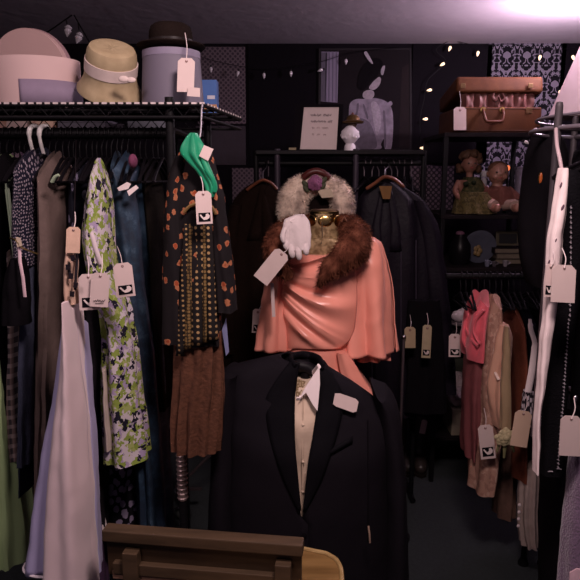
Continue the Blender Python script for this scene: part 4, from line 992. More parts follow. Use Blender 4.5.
jc = Cloth(jrows, JY, .125, n=80, m=44, folds=3, amp=.012, seed=90, gap=jgap, bt=.055, crumple=.003)
jc.build('body', jm, jk, solid=.004)
Cloth([(390, 396, 370, 385), (393, 403, 370, 391), (400, 412, 372, 396), (424, 430, 377, 401), (470, 470, 383, 405), (540, 540, 384, 407), (650, 650, 378, 406)], JY+.0, .075, folds=3, amp=.02, seed=91).build('sleeve', jm, jk)
Cloth([(370, 226, 240), (374, 220, 240), (384, 215, 240), (404, 213, 240), (460, 211, 238), (540, 207, 236), (650, 200, 234)], JY+.0, .075, folds=3, amp=.02, seed=92).build('sleeve', jm, jk)
lapm = M('black_lapel', (.008, .007, .010),   .75, spec=.06, bs=200, bd=.1)
def lapel(pts_in, pts_out, off):
    rows = []
    for i in range(25):
        f = i/24; a = crom(pts_in, f); b = crom(pts_out, f)
        rows.append([jc.front(a[0]+(b[0]-a[0])*j/6, a[1]+(b[1]-a[1])*j/6, off+.0025*sin(pi*j/6)) for j in range(7)])
    return MB().grid(rows)
lapel([(318, 363), (320, 380), (318, 399), (312, 440), (307, 475), (303, 510)], [(324, 360), (335, 378), (344, 400), (337, 436), (322, 480), (305, 512)], .0035).build('lapel', lapm, jk, solid=.003)
lapel([(300, 363), (297, 380), (295, 399), (295, 440), (298, 475), (301, 510)], [(290, 362), (276, 380), (265, 402), (270, 440), (284, 482), (299, 512)], .0045).build('lapel', lapm, jk, solid=.003)
# collar standing up round the back of the neck and folding over the shoulders
cp = [(296, 366, 1.575), (291, 361, 1.60), (292, 356.5, 1.65), (301, 354.5, 1.69), (311, 355.5, 1.69), (319, 359, 1.64), (323, 366, 1.58)]
MB().tube(smoothpts([P(*p) for p in cp], 30), [.004]+[.0065]*28+[.004], 12, flat=1.6).build('collar', lapm, jk)
MB().grid([[P(x, y, 1.70) for x in (296, 301, 306, 311, 317)] for y in (356, 364, 374, 386)]).build('neck_lining', M('black_lining', (.010, .008, .010), .5), jk, solid=.003)
MB().box(P(309, 362, 1.694), (.022, .003, .006)).build('maker_label', M('grey_label', (.06, .06, .08), .5), jk, smooth=False)
rows = [[jc.front(330+i*4.5, 449-i*2.6+j*3.2, .003+.002*(j == 1)) for j in range(3)] for i in range(6)]
MB().grid(rows).build('breast_pocket', lapm, jk, solid=.003)
mb = MB().tube([jc.front(368, y, .002) for y in (420, 460, 500, 540)], .002, 6)
for y in (535, 565): mb.lathe([(0, 0), (.008, 0), (.008, .003), (0, .004)], jc.front(304, y, .003), 16, Matrix.Rotation(pi/2, 3, 'X'))
mb.build('button', BLKP, jk)
sticker('price_sticker', 'white rounded sticker on the chest of the black suit jacket', [(335, 393.5), (340, 393.5), (356, 399), (358.5, 402), (356.5, 411.5), (353, 412.5), (336, 406.5), (333, 404)], jc.front(346, 403, .012).y-.004, .12, .15)
tag(MB().tube([P(368.5, 526, 1.50), P(369.5, 534, 1.495), P(370, 543, 1.50)], .0025, 6, flat=.6).build('loose_thread', M('tan_ribbon', (.3, .2, .15), .6)), 'small tan ribbon at the right front of the black jacket', 'ribbon')
# shirt inside
sht = thing('dress_shirt', 'cream shirt with white wing collar inside the black suit jacket', 'shirt', P(304, 560, JY-.04))
shm = NT('cream_shirting'); nz = shm.n('ShaderNodeTexNoise', i_Vector=shm.obj(), i_Scale=30, i_Detail=3)
shm.set('Base Color', shm.mix(nz.outputs[0], (.45, .33, .24), (.60, .47, .36))); shm.set('Roughness', .8); shm.bump(nz.outputs[0], .3, .006)
sc2 = Cloth([(381, 291, 317), (388, 280, 326), (402, 266, 342), (450, 268, 338), (530, 272, 334)], JY-.012, .088, folds=9, amp=.02, seed=93, n=60, bt=.055, topamp=.5); sc2.build('shirt_front', shm.m, sht)
mb = MB().tube([sc2.front(303-y*.01, 390+y, .002) for y in (0, 30, 60, 90, 120)], .002, 6)
for y in (425, 462, 492): mb.ball(sc2.front(303, y, .004), (.004, .003, .004), 8, 6)
mb.build('button_placket', shm.m, sht)
wc = M('white_collar', (.70, .60, .60), .7, vary=.04)
cl = [(319.5, 366), (320, 384), (317.5, 411), (313, 405), (306, 392.5), (301, 397.5), (299, 400), (305, 388)]
MB().poly([P(x, y, 1.545+.0006*(400-y)) for x, y in cl], (0, 1, 0), .004).build('collar_wing', wc, sht, smooth=False)
MB().tube(smoothpts([P(299, 399, 1.56), P(300, 388, 1.60), P(306, 379, 1.665), P(314, 372, 1.64), P(319, 366, 1.58)], 18), .007, 8, flat=.6).build('collar_band', wc, sht)
MB().poly([P(296.5, 379, 1.585), P(305.5, 382, 1.585), P(302, 390, 1.57), P(298, 398, 1.56), P(295.8, 395, 1.57)], (0, 1, 0), .005).build('brocade_neckcloth', spots('gold_grey_brocade', (.16, .11, .06), (.34, .26, .17), 150, .3, .4), sht, smooth=False)
js = thing('jacket_stand', 'black stand under the suit jacket', 'stand', (P(305, 500, JY).x, JY+.02, 0))
jx = P(305, 500, JY).x
MB().tube([(jx, JY+.02, .02), (jx, JY+.02, 1.1)], .014, 12).build('pole', BLK, js)
MB().lathe([(0, 0), (.16, 0), (.16, .012), (.03, .03), (0, .03)], (jx, JY+.02, 0)).build('base', BLK, js)
MB().tube(smoothpts([P(245, 384, JY+.02), P(275, 372, JY+.02), P(303, 366, JY+.02), P(335, 386, JY+.02), P(368, 408, JY+.02)], 16), .018, 10).build('shoulder_bar', BLKP, js)

# ------------------------------------------------------------------ FRONT: wooden table and the battened board standing on it
oak = wood('dark_oak', (.022, .011, .005), (.052, .029, .014), 5, .5)
oak2 = wood('worn_oak', (.036, .021, .011), (.078, .046, .025), 5, .55)
golden = wood('golden_wood', (.13, .068, .022), (.26, .15, .055), 4, .38)
TZ = .70
tb = thing('wooden_table', 'golden brown wooden table with a rounded corner at the bottom of the picture', 'table', (.0, 1.15, 0))
def onz(px, py, z):
    v = (290-py)/FPX; dy = cos(PITCH)+v*sin(PITCH); dz = -sin(PITCH)+v*cos(PITCH); Y = (z-CAM_H)/dz*dy; return P(px, py, Y)
c0 = onz(304, 549.5, TZ); c1 = onz(326, 554, TZ); c2 = onz(336, 560, TZ); c3 = onz(341, 569, TZ); c4_ = onz(342, 582, TZ)
back = c0.y
out = [Vector((-.25, back+.02, TZ)), c0]+smoothpts([c1, c2, c3, c4_], 9)+[Vector((c4_.x+.004, .95, TZ)), Vector((-.25, .95, TZ))]
mb = MB().poly([p-Vector((0, 0, .03)) for p in out], (0, 0, 1), .03)
mb.build('tabletop', golden, tb, smooth=False, bevel=.004)
mb = MB()
rim = [p+Vector((0, 0, .002)) for p in out[1:-1]]
mb.tube(rim, .0055, 8); mb.build('pale_rim', wood('pale_edge_wood', (.26, .16, .06), (.42, .29, .13), 6, .4), tb)  # paler wood line along the table rim
for x, y in ((-.21, 1.0), (c4_.x-.06, 1.0), (-.21, back-.07), (c4_.x-.09, back-.07)):
    MB().tube([(x, y, 0), (x, y, TZ-.03)], [.015, .02], 12).build('leg', golden, tb)
wf = thing('framed_board', 'dark wooden board with top rail and crossed battens standing on the table', 'board', (-.17, 1.30, TZ+.003))
A = Vector(P(105, 525.5, 1.335)); B = Vector(P(303.5, 541.5, 1.275)); dirv = (B-A); dirv.z = 0; wdt = dirv.length; dirv.normalize()
nrm = Vector((dirv.y, -dirv.x, 0)); ang = atan2(dirv.y, dirv.x); rotz = Matrix.Rotation(ang, 3, 'Z')
topz = (A.z+B.z)/2; mid = (A+B)/2; bz = TZ+.004
def bb2(u0, u1, z0, z1, d0, d1):
    """box on the board: u along, z up, d toward the room's front"""
    c = mid+dirv*((u0+u1)/2)+nrm*((d0+d1)/2); return (Vector((c.x, c.y, (z0+z1)/2)), (u1-u0, abs(d1-d0), z1-z0), rotz)
hw = wdt/2
MB().box(*bb2(-hw+.004, hw-.004, bz, topz-.02, -.010, .004)).build('back_board', oak, wf, smooth=False, bevel=.001)
MB().box(*bb2(-hw, hw, topz-.028, topz, -.016, .020)).build('top_rail', oak2, wf, smooth=False, bevel=.003)
s_ = mpp(560, 1.3)
def ux(px): return (px-204.5)*s_
for u in (ux(133), ux(287)):
    MB().box(*bb2(u-.018, u+.018, bz, topz-.046, .0045, .032)).build('upright_batten', oak2, wf, smooth=False, bevel=.002)
z1 = topz-.086
MB().box(*bb2(ux(113), ux(126)-.001, z1-.022, z1+.006, .0045, .022)).build('cross_batten', oak2, wf, smooth=False, bevel=.002)
MB().box(*bb2(ux(140)+.001, ux(281), z1-.022, z1+.006, .0045, .022)).build('cross_batten', oak2, wf, smooth=False, bevel=.002)
MB().box(*bb2(-hw+.02, hw-.02, bz, bz+.02, .0045, .018)).build('bottom_strip', M('pale_pink_wood', (.22, .12, .08), .6), wf, smooth=False, bevel=.001)
garment('long_dress', 'purple dress hem showing between the white gown and the battened board', 'dress', [(420, 96, 101), (500, 96, 103), (560, 94, 107), (640, 92, 108)], M('purple_cloth', (.06, .026, .065), .85, bs=60), 1.72, .05, folds=6, amp=.09, seed=95, group=LG)
garment('petticoat', 'short white petticoat hem above the purple dress beside the board', 'petticoat', [(470, 97, 102), (506, 96, 103), (528, 95, 106)], WHITECL, 1.60, .025, folds=6, amp=.1, seed=96, group=LG)
# ------------------------------------------------------------------ RIGHT: shelf unit with the suitcase and dolls
SY0, SY1 = 3.12, 3.62
su = thing('shelf_unit', 'black shelf unit against the back wall carrying the suitcase and dolls', 'shelf', (P(490, 215, 3.3).x, 3.37, 0))
sx0 = P(441, 215, SY0).x; sx1 = P(546, 215, SY0).x
zs = [P(490, 132.5, SY0).z, P(490, 215, SY0).z, P(490, 268, SY0).z, .26, P(461, 330, 3.16).z]
shm_ = M('black_shelf_board', (.022, .016, .018), .6, bs=30, bd=.1)
for z in zs: MB().box(((sx0+sx1)/2, (SY0+SY1)/2, z-.010), (sx1-sx0, SY1-SY0, .020)).build('shelf', shm_, su, smooth=False, bevel=.002)
for x in (sx0+.012, sx1-.012):
    for y in (SY0+.015, SY1-.015): MB().box((x, y, zs[0]/2-.01), (.022, .022, zs[0]-.02)).build('post', BLK, su, smooth=False)

# suitcase, lid ajar
leath = NT('tan_leather'); nz = leath.n('ShaderNodeTexNoise', i_Vector=leath.obj(), i_Scale=9, i_Detail=6, i_Roughness=.7)
leath.set('Base Color', leath.ramp(nz.outputs[0], [(.3, (.05, .015, .007)), (.6, (.085, .030, .011)), (.75, (.12, .047, .019))], False)); leath.set('Roughness', .62); leath.set('Specular IOR Level', .15); leath.bump(nz.outputs[0], .15, .004)
leath = leath.m
A = P(455.5, 130, SY0+.03); B = P(541, 130, SY0+.03); scx = (A.x+B.x)/2; sw_ = B.x-A.x; sd = .36; scy = SY0+.03+sd/2
z0 = zs[0]+.001; z1 = P(498, 107, SY0+.03).z; hb_ = z1-z0
sct = thing('suitcase', 'old brown leather suitcase with lid ajar and pink lining on the top shelf', 'suitcase', (scx, scy, z0))
MB().box((scx, scy, (z0+z1)/2), (sw_, sd, hb_)).build('base', leath, sct, bevel=.014, seg=4)
zl0 = P(498, 92, SY0+.03).z; zl1 = P(498, 75.5, SY0+.03).z
# lid hinged at the back
hz = z1+.006; ang_ = atan2(zl0-z1-.004, sd); rl = Matrix.Rotation(-ang_*-1, 3, 'X').inverted()
lh = zl1-zl0
hinge = Vector((scx, scy+sd/2, hz)); lc_ = hinge+rl @ Vector((0, -sd/2, lh/2))
MB().box(lc_, (sw_*1.005, sd, lh), rl).build('lid', leath, sct, bevel=.016, seg=4)
# puckered pink lining standing up out of the base
lin = satin('old_rose_lining', (.15, .052, .044), (.10, .034, .03), .6)
rows = []
for i in range(13):
    f = i/12; row = []
    for j in range(61):
        u = j/60; x = scx-sw_*.5+.03+(sw_-.06)*u
        zz = z1-.015+(zl0-z1+.012)*f
        yy = scy-sd/2+.035+.012*sin(u*34+1.5*sin(f*3))*sin(pi*f)+.006*sin(u*71)
        row.append(Vector((x, yy, zz)))
    rows.append(row)
MB().grid(rows).build('lining', lin, sct, solid=.003)
mb = MB().tube(smoothpts([Vector((scx-.005+x, scy-sd/2+.026+y, z1+z)) for x, y, z in ((-.02, 0, .07), (-.028, -.008, .045), (-.012, -.010, .03), (0, -.012, .05), (.014, -.01, .028), (.03, -.008, .042), (.018, 0, .07))], 26), .008, 8, flat=.5); mb.build('lining_bow', lin, sct)
hx = P(494, 118, SY0).x
hz0 = P(494, 109, SY0).z; hz1 = P(494, 121, SY0).z; hw_ = .047
MB().tube(smoothpts([(hx-hw_, SY0+.028, hz0), (hx-hw_*1.02, SY0+.008, hz0-.02), (hx-hw_*.8, SY0-.004, hz1), (hx, SY0-.008, hz1-.004), (hx+hw_*.8, SY0-.004, hz1), (hx+hw_*1.02, SY0+.008, hz0-.02), (hx+hw_, SY0+.028, hz0)], 24), .0075, 10).build('handle', M('handle_leather', (.10, .03, .014), .4), sct)
for dx in (-hw_, hw_): MB().lathe([(0, 0), (.013, 0), (.013, .004), (0, .006)], (hx+dx, SY0+.030, hz0), 16, Matrix.Rotation(pi/2, 3, 'X')).build('handle_ring', BRASS, sct)
for px_ in (462, 529):
    c = P(px_, 110, SY0+.029); MB().box((c.x, SY0+.028, z1-.016), (.03, .006, .028)).build('latch', M('old_brass', (.16, .10, .05), .4, .8), sct, smooth=False, bevel=.002)
    MB().box((c.x, SY0+.03, zl0+.03), (.022, .006, .022)).build('latch_plate', M('old_brass_b', (.16, .10, .05), .4, .8), sct, smooth=False, bevel=.002)
mb = MB()
for zz in (z0+.010, z1-.008): mb.tube([(scx-sw_/2+.012, SY0+.0295, zz), (scx+sw_/2-.012, SY0+.0295, zz)], .0022, 5)
mb.build('stitching', M('dark_stitch', (.05, .016, .008), .7), sct)
MB().box((scx-sw_*.5+.02, SY0+.029, z0+.03), (.035, .002, .035)).build('corner_patch', M('corner_leather', (.23, .09, .045), .5), sct, smooth=False)
price_tag('blank cream price tag hanging on the front of the brown suitcase', (460, 107), 12.5, 23, 0, SY0-.005, False, (459.5, 91, SY0+.02), .0)

# dolls
def voxel(o, size, sm=2):
    md = o.modifiers.new('one_skin', 'REMESH'); md.mode = 'VOXEL'; md.voxel_size = size; md.use_smooth_shade = True
    m2 = o.modifiers.new('smooth', 'SMOOTH'); m2.iterations = sm; m2.factor = .5
skin = M('doll_skin', (.20, .09, .065), .5, vary=.1); skin2 = M('baby_doll_skin', (.26, .125, .09), .45, vary=.1)
DY = 3.26; q = mpp(190, DY); Zs = zs[1]+.001
def face(t, c, r, lip):
    for s_ in (-1, 1): MB().ball(c+Vector((s_*r*.36, -r*.84, r*.06)), (r*.15, r*.1, r*.12), 10, 8).build('eye', M('doll_eye', (.04, .025, .02), .3) if 'doll_eye' not in bpy.data.materials else bpy.data.materials['doll_eye'], t)
    MB().ball(c+Vector((0, -r*.84, -r*.46)), (r*.24, r*.1, r*.075), 10, 8).build('mouth', lip, t)
lipm = M('doll_lips', (.28, .05, .045), .4)
c = P(470, 163, DY); x0 = c.x
d1 = thing('doll', 'doll with brown curls and an olive green dress sitting at the left on the shelf', 'doll', (x0, DY, Zs))
r = 8.2*q
hz_ = P(470, 164, DY).z; nz_ = P(471, 176, DY).z; tz_ = P(471, 205, DY).z
mb = MB().ball((x0, DY, hz_), (r*.9, r*.95, r*1.12), 24, 16).ball((x0, DY-r*.95, hz_-r*.12), (r*.13, r*.16, r*.2), 10, 8)
for s_ in (-1, 1): mb.ball((x0+s_*r*.92, DY+.01, hz_-.004), (r*.12, r*.2, r*.25), 8, 6)
mb.tube([(x0, DY, hz_-r*.7), (x0, DY, nz_-.01), (x0, DY, nz_-.04)], [r*.42, r*.4, r*.9], 12)
mb.tube([(x0, DY, nz_-.02), (x0, DY, nz_-.07), (x0, DY, Zs+.05)], [r*1.25, r*1.2, r*1.3], 16)
for s_ in (-1, 1):
    mb.tube(smoothpts([(x0+s_*r*1.2, DY, nz_-.025), (x0+s_*r*1.75, DY-.02, nz_-.075), (x0+s_*r*1.35, DY-.075, nz_-.115), (x0+s_*r*.7, DY-.10, nz_-.12)], 14), [r*.36]*8+[r*.3]*4+[r*.34, r*.2], 10)
    mb.tube([(x0+s_*r*.6, DY-.02, Zs+.045), (x0+s_*r*.9, DY-.11, Zs+.05)], [r*.5, r*.42], 10)
o = mb.build('body', skin, d1); voxel(o, .0045)
face(d1, Vector((x0, DY, hz_)), r, lipm)
mb = MB(); R = random.Random(4)
for i in range(64):
    a = R.uniform(0, 2*pi); b = R.uniform(-.35, 1.2); p = Vector((cos(a)*cos(b), sin(a)*cos(b), sin(b)))
    if p.y < -.30 and p.z < .62: continue
    mb.ball(Vector((x0, DY+.006, hz_+.006))+Vector((p.x*r*1.22, p.y*r*1.05, p.z*r*1.28-(.02 if p.z < .2 else 0))), R.uniform(.014, .021), 10, 8)
mb.jitter(.006, 60).build('hair', M('brown_curls', (.075, .034, .018), .7, vary=.5, ns=80), d1)
olive = cells('olive_print', [(0, (.04, .037, .014)), (.5, (.026, .028, .012)), (.8, (.06, .05, .022))], 90); gold_ol = cells('gold_olive_print', [(0, (.095, .072, .028)), (.45, (.06, .046, .02)), (.8, (.13, .10, .05))], 110)
Cloth([(177, 465, 478), (182, 461, 482), (190, 459, 485), (200, 458, 487)], DY, r*1.5, folds=6, amp=.06, seed=101).build('dress_bodice', olive, d1)
Cloth([(192, 459, 486), (198, 457, 490), (206, 455, 493), (213, 454, 495)], DY-.045, .105, folds=11, amp=.07, seed=102, n=80).build('dress_skirt', gold_ol, d1)
mb = MB().ball(P(466, 184, DY-.065), (.016, .012, .013), 10, 8).ball(P(474, 183, DY-.065), (.014, .012, .012), 10, 8); mb.jitter(.003, 80).build('neck_bow', M('dark_green_bow', (.022, .03, .014), .7), d1)
c = P(498, 173, DY-.01); x1_ = c.x; r = 10.3*q
d2 = thing('baby_doll', 'bald smiling baby doll in a rust red top sitting right of the curly doll', 'doll', (x1_, DY, Zs))
hz_ = c.z; nz_ = P(498, 186, DY).z; yy = DY-.01
mb = MB().ball((x1_, yy, hz_), (r*.95, r, r*1.08), 26, 18).ball((x1_, yy-r*.98, hz_-r*.12), (r*.12, r*.12, r*.13), 10, 8)
for s_ in (-1, 1):
    mb.ball((x1_+s_*r*.96, yy+.01, hz_-.004), (r*.12, r*.2, r*.24), 8, 6); mb.ball((x1_+s_*r*.45, yy-r*.62, hz_-r*.36), (r*.3, r*.3, r*.28), 10, 8)
mb.tube([(x1_, yy, hz_-r*.8), (x1_, yy, nz_-.02)], [r*.45, r*.6], 12).tube([(x1_, yy, nz_-.015), (x1_, yy, nz_-.07), (x1_, yy, Zs+.035)], [r*.95, r*1.2, r*1.2], 16)
for s_ in (-1, 1):
    mb.tube(smoothpts([(x1_+s_*r*1.0, yy, nz_-.025), (x1_+s_*r*1.6, yy-.03, nz_-.06), (x1_+s_*r*1.5, yy-.085, nz_-.095)], 12), [r*.38]*8+[r*.33]*3+[r*.25], 10)
    mb.ball((x1_+s_*r*1.5, yy-.10, nz_-.10), r*.3, 10, 8)
    mb.tube(smoothpts([(x1_+s_*r*.5, yy-.04, Zs+.035), (x1_+s_*r*1.1, yy-.10, Zs+.045), (x1_+s_*r*.9, yy-.15, Zs+.030)], 12), r*.40, 10)
    mb.ball((x1_+s_*r*.9, yy-.165, Zs+.036), (r*.33, r*.4, r*.42), 10, 8)
o = mb.build('body', skin2, d2); voxel(o, .0045)
face(d2, Vector((x1_, yy, hz_)), r, lipm)
mb = MB().ball((x1_, yy+.006, hz_+r*.32), (r*.96, r*.92, r*.82), 20, 14); mb.build('painted_hair', M('painted_brown_hair', (.12, .055, .035), .5, vary=.3), d2)
Cloth([(186, 492, 505), (189, 488, 510), (196, 485, 513), (204, 486, 513)], yy, r*1.32, folds=5, amp=.04, seed=103).build('top', M('rust_red_knit', (.11, .036, .026), .85, bs=120), d2)
for s_ in (-1, 1): MB().tube(smoothpts([(x1_+s_*r*1.0, yy, nz_-.02), (x1_+s_*r*1.62, yy-.03, nz_-.055), (x1_+s_*r*1.55, yy-.068, nz_-.083)], 12), r*.47, 12).build('sleeve', M('rust_red_sleeve', (.105, .034, .024), .85, bs=120), d2)
for s_ in (-1, 1): MB().tube(smoothpts([(x1_+s_*r*.5, yy-.045, Zs+.045), (x1_+s_*r*1.1, yy-.10, Zs+.05), (x1_+s_*r*.95, yy-.135, Zs+.044)], 12), r*.5, 12).build('trouser_leg', M('pale_pink_trousers', (.30, .20, .16), .8), d2)
c = P(484.5, 174, DY+.08)
cu = thing('flower_vase', 'small white vase with a bloom between the two dolls', 'vase', (c.x, DY+.08, Zs))
MB().lathe([(0, Zs), (.022, Zs), (.030, Zs+.05), (.014, Zs+.12), (.016, c.z-.02), (0, c.z-.02)], (c.x, DY+.08, 0), 24).build('vase_body', M('grey_white_china', (.33, .29, .32), .4), cu)
mb = MB()
for i in range(9): mb.ball((c.x+.016*cos(i*.7), DY+.08+.016*sin(i*.7), c.z), (.012, .012, .018), 10, 8)
mb.build('bloom', M('white_petals', (.5, .45, .48), .7), cu)
c = P(519, 186, 3.45)
tag(MB().lathe([(0, Zs), (.03, Zs), (.03, Zs+.012), (.022, Zs+.03), (.024, c.z+.08), (.03, c.z+.10), (0, c.z+.105)], (c.x, 3.45, 0), 24).build('pillar_candle', M('grey_wax', (.17, .14, .19), .5), None), 'pale grey pillar candle right of the baby doll', 'candle')
c = P(508, 168, 3.3)
lp = thing('tea_light_lamp', 'small glowing orange lamp bead right of the baby doll head', 'lamp', (c.x, 3.3, Zs))
MB().lathe([(0, Zs), (.02, Zs), (.006, Zs+.02), (.006, c.z-.014), (0, c.z-.014)], (c.x, 3.3, 0), 16).build('lamp_foot', BLKP, lp)
MB().ball((c.x, 3.3, c.z), (.011, .011, .014), 12, 8).build('glowing_bulb', M('orange_bulb', (1, .3, .1), .4, vary=0, emit=(1, .22, .08), es=.9), lp)

# the lower shelf: ornaments
Z2 = zs[2]+.001; OY = 3.25
fgm = M('black_china', (.010, .008, .011), .35)
c = P(460, 250, OY)
f1 = thing('black_vase', 'black round ornament with a mauve top at the left of the lower shelf', 'vase', (c.x, OY, Z2))
qq = mpp(250, OY)
MB().lathe([(0, Z2), (8*qq, Z2), (11*qq, Z2+10*qq), (10*qq, Z2+20*qq), (6*qq, Z2+27*qq), (5*qq, Z2+30*qq), (0, Z2+30*qq)], (c.x, OY, 0), 30).build('vase_body', fgm, f1)
MB().ball((c.x-.004, OY, Z2+31*qq), (4.5*qq, 4.5*qq, 2.6*qq)).build('mauve_bloom', M('dusky_mauve', (.12, .05, .085), .7, vary=.4), f1)
c = P(477, 246, OY+.09)
f2 = thing('china_plate', 'blue grey china plate with a gilt flower leaning at the back of the lower shelf', 'plate', (c.x, OY+.09, Z2))
pr = 17*qq; rt = Matrix.Rotation(radians(98), 3, 'X')
MB().lathe([(0, 0), (pr*.6, 0), (pr*.98, .012), (pr, .016), (pr*.97, .017), (pr*.6, .006), (0, .006)], (c.x, OY+.06, Z2+pr*1.0), 40, rt).build('plate_disc', M('blue_grey_china', (.060, .062, .085), .35), f2)
mb = MB()
for i in range(5): mb.ball((c.x-.01+.013*cos(i*1.257), OY+.04, Z2+pr*.75+.018*sin(i*1.257)), (.012, .004, .014), 10, 8)
mb.build('gilt_flower', M('gilt_ochre', (.17, .11, .045), .5), f2)
for i, (xa, xb, ya, col) in enumerate(((495, 522, 261, (.035, .026, .022)), (497, 521, 255, (.06, .045, .034)), (495, 520, 250, (.03, .02, .026)))):
    A = P(xa, ya, OY); B = P(xb, ya, OY); h = 5.4*qq
    t = thing('book', ['bottom book of the stack on the lower shelf', 'pale edged middle book of the stack on the lower shelf', 'top book of the stack on the lower shelf'][i], 'book', ((A.x+B.x)/2, OY+.08, Z2+i*h), 'books on the lower shelf')
    MB().box(((A.x+B.x)/2, OY+.08, Z2+i*h+h*.5), (B.x-A.x-.008, .15, h*.8)).build('pages', M('pages_%d' % i, (.12, .095, .07), .8), t, smooth=False)
    mb = MB(); [mb.box(((A.x+B.x)/2, OY+.08, Z2+i*h+zz), (B.x-A.x, .16, h*.1)) for zz in (h*.05, h*.945)]; mb.box((A.x, OY+.08, Z2+i*h+h*.5), (.004, .16, h*.98)); mb.build('cover', M('cover_%d' % i, col, .7), t, smooth=False)
A = P(507, 247, OY+.08); h = 15*qq; zb_ = Z2+16.3*qq
t = thing('photo_frame', 'olive picture frame leaning on top of the book stack', 'picture frame', (A.x, OY+.1, zb_))
MB().box((A.x+.01, OY+.11, zb_+h*.5), (24*qq, .012, h), Matrix.Rotation(radians(-10), 3, 'X')).build('frame', M('olive_frame', (.055, .045, .028), .6), t, smooth=False, bevel=.003)
MB().box((A.x+.01, OY+.103, zb_+h*.5), (18*qq, .006, h*.66), Matrix.Rotation(radians(-10), 3, 'X')).build('picture', M('dim_picture', (.028, .026, .03), .5), t, smooth=False)
for i, (px_, rr_) in enumerate(((487, 3.2), (494, 2.6), (505, 3.0))):
    c = P(px_, 267, SY0+.05)
    t = thing('china_cup', ['small blue grey china cup left in the row at the front of the lower shelf', 'smallest dark cup in the middle at the front of the lower shelf', 'small pale cup right in the row at the front of the lower shelf'][i], 'cup', (c.x, SY0+.05, Z2))
    MB().lathe([(0, Z2), (rr_*.6*qq, Z2), (rr_*qq, Z2+rr_*1.9*qq), (rr_*.85*qq, Z2+rr_*1.9*qq), (rr_*.5*qq, Z2+.006), (0, Z2+.006)], (c.x, SY0+.05, 0), 20).build('cup_bowl', M('cup_china_%d' % i, ((.13, .13, .18), (.06, .05, .06), (.17, .15, .17))[i], .4), t)
    MB().tube(smoothpts([(c.x+rr_*.85*qq, SY0+.05, Z2+rr_*1.5*qq), (c.x+rr_*1.7*qq, SY0+.05, Z2+rr_*1.2*qq), (c.x+rr_*.7*qq, SY0+.05, Z2+rr_*.6*qq)], 10), .003, 6).build('cup_handle', bpy.data.materials['cup_china_%d' % i], t)

# ------------------------------------------------------------------ RIGHT: low clothes rail with blouses and dresses
RY = 2.40
lr_ = thing('garment_rack', 'low black garment rail with blouses at the right', 'rack', (P(500, 274, RY).x, RY, 0))
rz2 = P(500, 276, RY).z; xa = P(446, 274, RY).x; xb = P(566, 274, RY).x
MB().tube([(xa, RY, rz2), (xb, RY, rz2)], .0115, 12).build('hanging_rail', BLK, lr_)
for x in (P(545, 274, RY).x, xb):
    MB().tube([(x, RY, 0), (x, RY, rz2)], .012, 12).build('post', BLK, lr_)
    MB().lathe([(0, 0), (.022, 0), (.022, .012), (.013, .03)], (x, RY, 0), 14).build('foot', BLK, lr_)
h0 = make_hanger('black hanger among the row of the low right rail', BLKP, (xa+.06, RY, rz2), 'black hangers on the low right rail', w=.10, drop=.05)
for i in range(1, 16):
    c = copy_tree(h0); c.location = (xa+.06+.0235*i+RND.uniform(-.003, .003), RY, rz2); c.rotation_euler = (0, 0, RND.uniform(-.12, .12))
RG = 'clothes on the low right rail'
coralr = M('coral_pink_ruffle', (.62, .10, .13), .6, sheen=.2, vary=.25); mauvep = M('rosewood_slip', (.16, .045, .048), .7)
t, c = garment('ruffled_blouse', 'coral pink ruffled blouse at the left end of the low rail', 'blouse', [(302, 475, 485), (312, 467, 487), (330, 464, 486), (346, 464, 484), (356, 466, 482)], coralr, RY-.02, .10, folds=6, amp=.14, seed=111, topamp=.5, group=RG)
mb = MB()
for pts in (((477, 305), (468, 315), (466, 328), (472, 340), (478, 346)), ((484, 310), (476, 320), (474, 332), (480, 344)), ((470, 312), (465, 326), (464, 340), (469, 350))):
    mb.tube(smoothpts([c.front(x, y, .008) for x, y in pts], 20), .009, 10, flat=.6)
mb.build('ruffle', coralr, t)
Cloth([(352, 467, 482), (390, 464, 480), (440, 463, 476), (452, 464, 474)], RY, .09, folds=6, amp=.12, seed=112).build('slip', mauvep, t)
beige = cells('beige_lace', [(0, (.34, .195, .145)), (.5, (.27, .145, .11)), (.8, (.42, .265, .205))], 70, rough=.8)
t, c = garment('lace_dress', 'beige lace dress with scalloped edge right of the coral blouse', 'dress', [(305, 490, 496), (318, 484, 499), (345, 481, 500), (385, 477, 500), (420, 477, 500), (455, 474, 496), (486, 471, 491)], beige, RY-.06, .09, folds=6, amp=.15, seed=113, n=70, topamp=.4, group=RG)
mb = MB()
for i in range(44):
    f = i/43; y = 330+f*124; mb.ball(c.front(478.5-5*max(0, f-.3)+1.2*sin(i*1.2), y, .002), (.0085, .005, .0085), 8, 6)
mb.build('scalloped_edge', M('peach_scallops', (.40, .24, .17), .8), t)
Cloth([(450, 470, 489), (470, 470, 488), (486, 471, 487)], RY-.03, .08, folds=6, amp=.12, seed=114).build('underskirt', M('dusky_peach', (.32, .17, .13), .7), t)
peach = satin('peach_silk_charmeuse', (.56, .32, .22), (.46, .25, .18), .4)
t, c = garment('silk_slip', 'pale peach silk slip draped in the middle of the low rail', 'slip', [(324, 499, 507), (336, 495, 511), (352, 493, 510), (366, 490, 508), (385, 487, 506), (405, 490, 504), (425, 494, 503)], peach, RY-.15, .05, folds=5, amp=.17, seed=115, n=64, topamp=.4, group=RG)
MB().tube(smoothpts([c.front(501, 326, .005), c.front(497, 340, .006), c.front(494, 356, .006), c.front(493, 366, .008), c.front(499, 380, .008)], 16), .006, 8, flat=.5).build('cream_strap', M('cream_satin', (.62, .48, .42), .5), t)
sagem = satin('pale_olive_satin', (.31, .22, .125), (.25, .17, .10), .5)
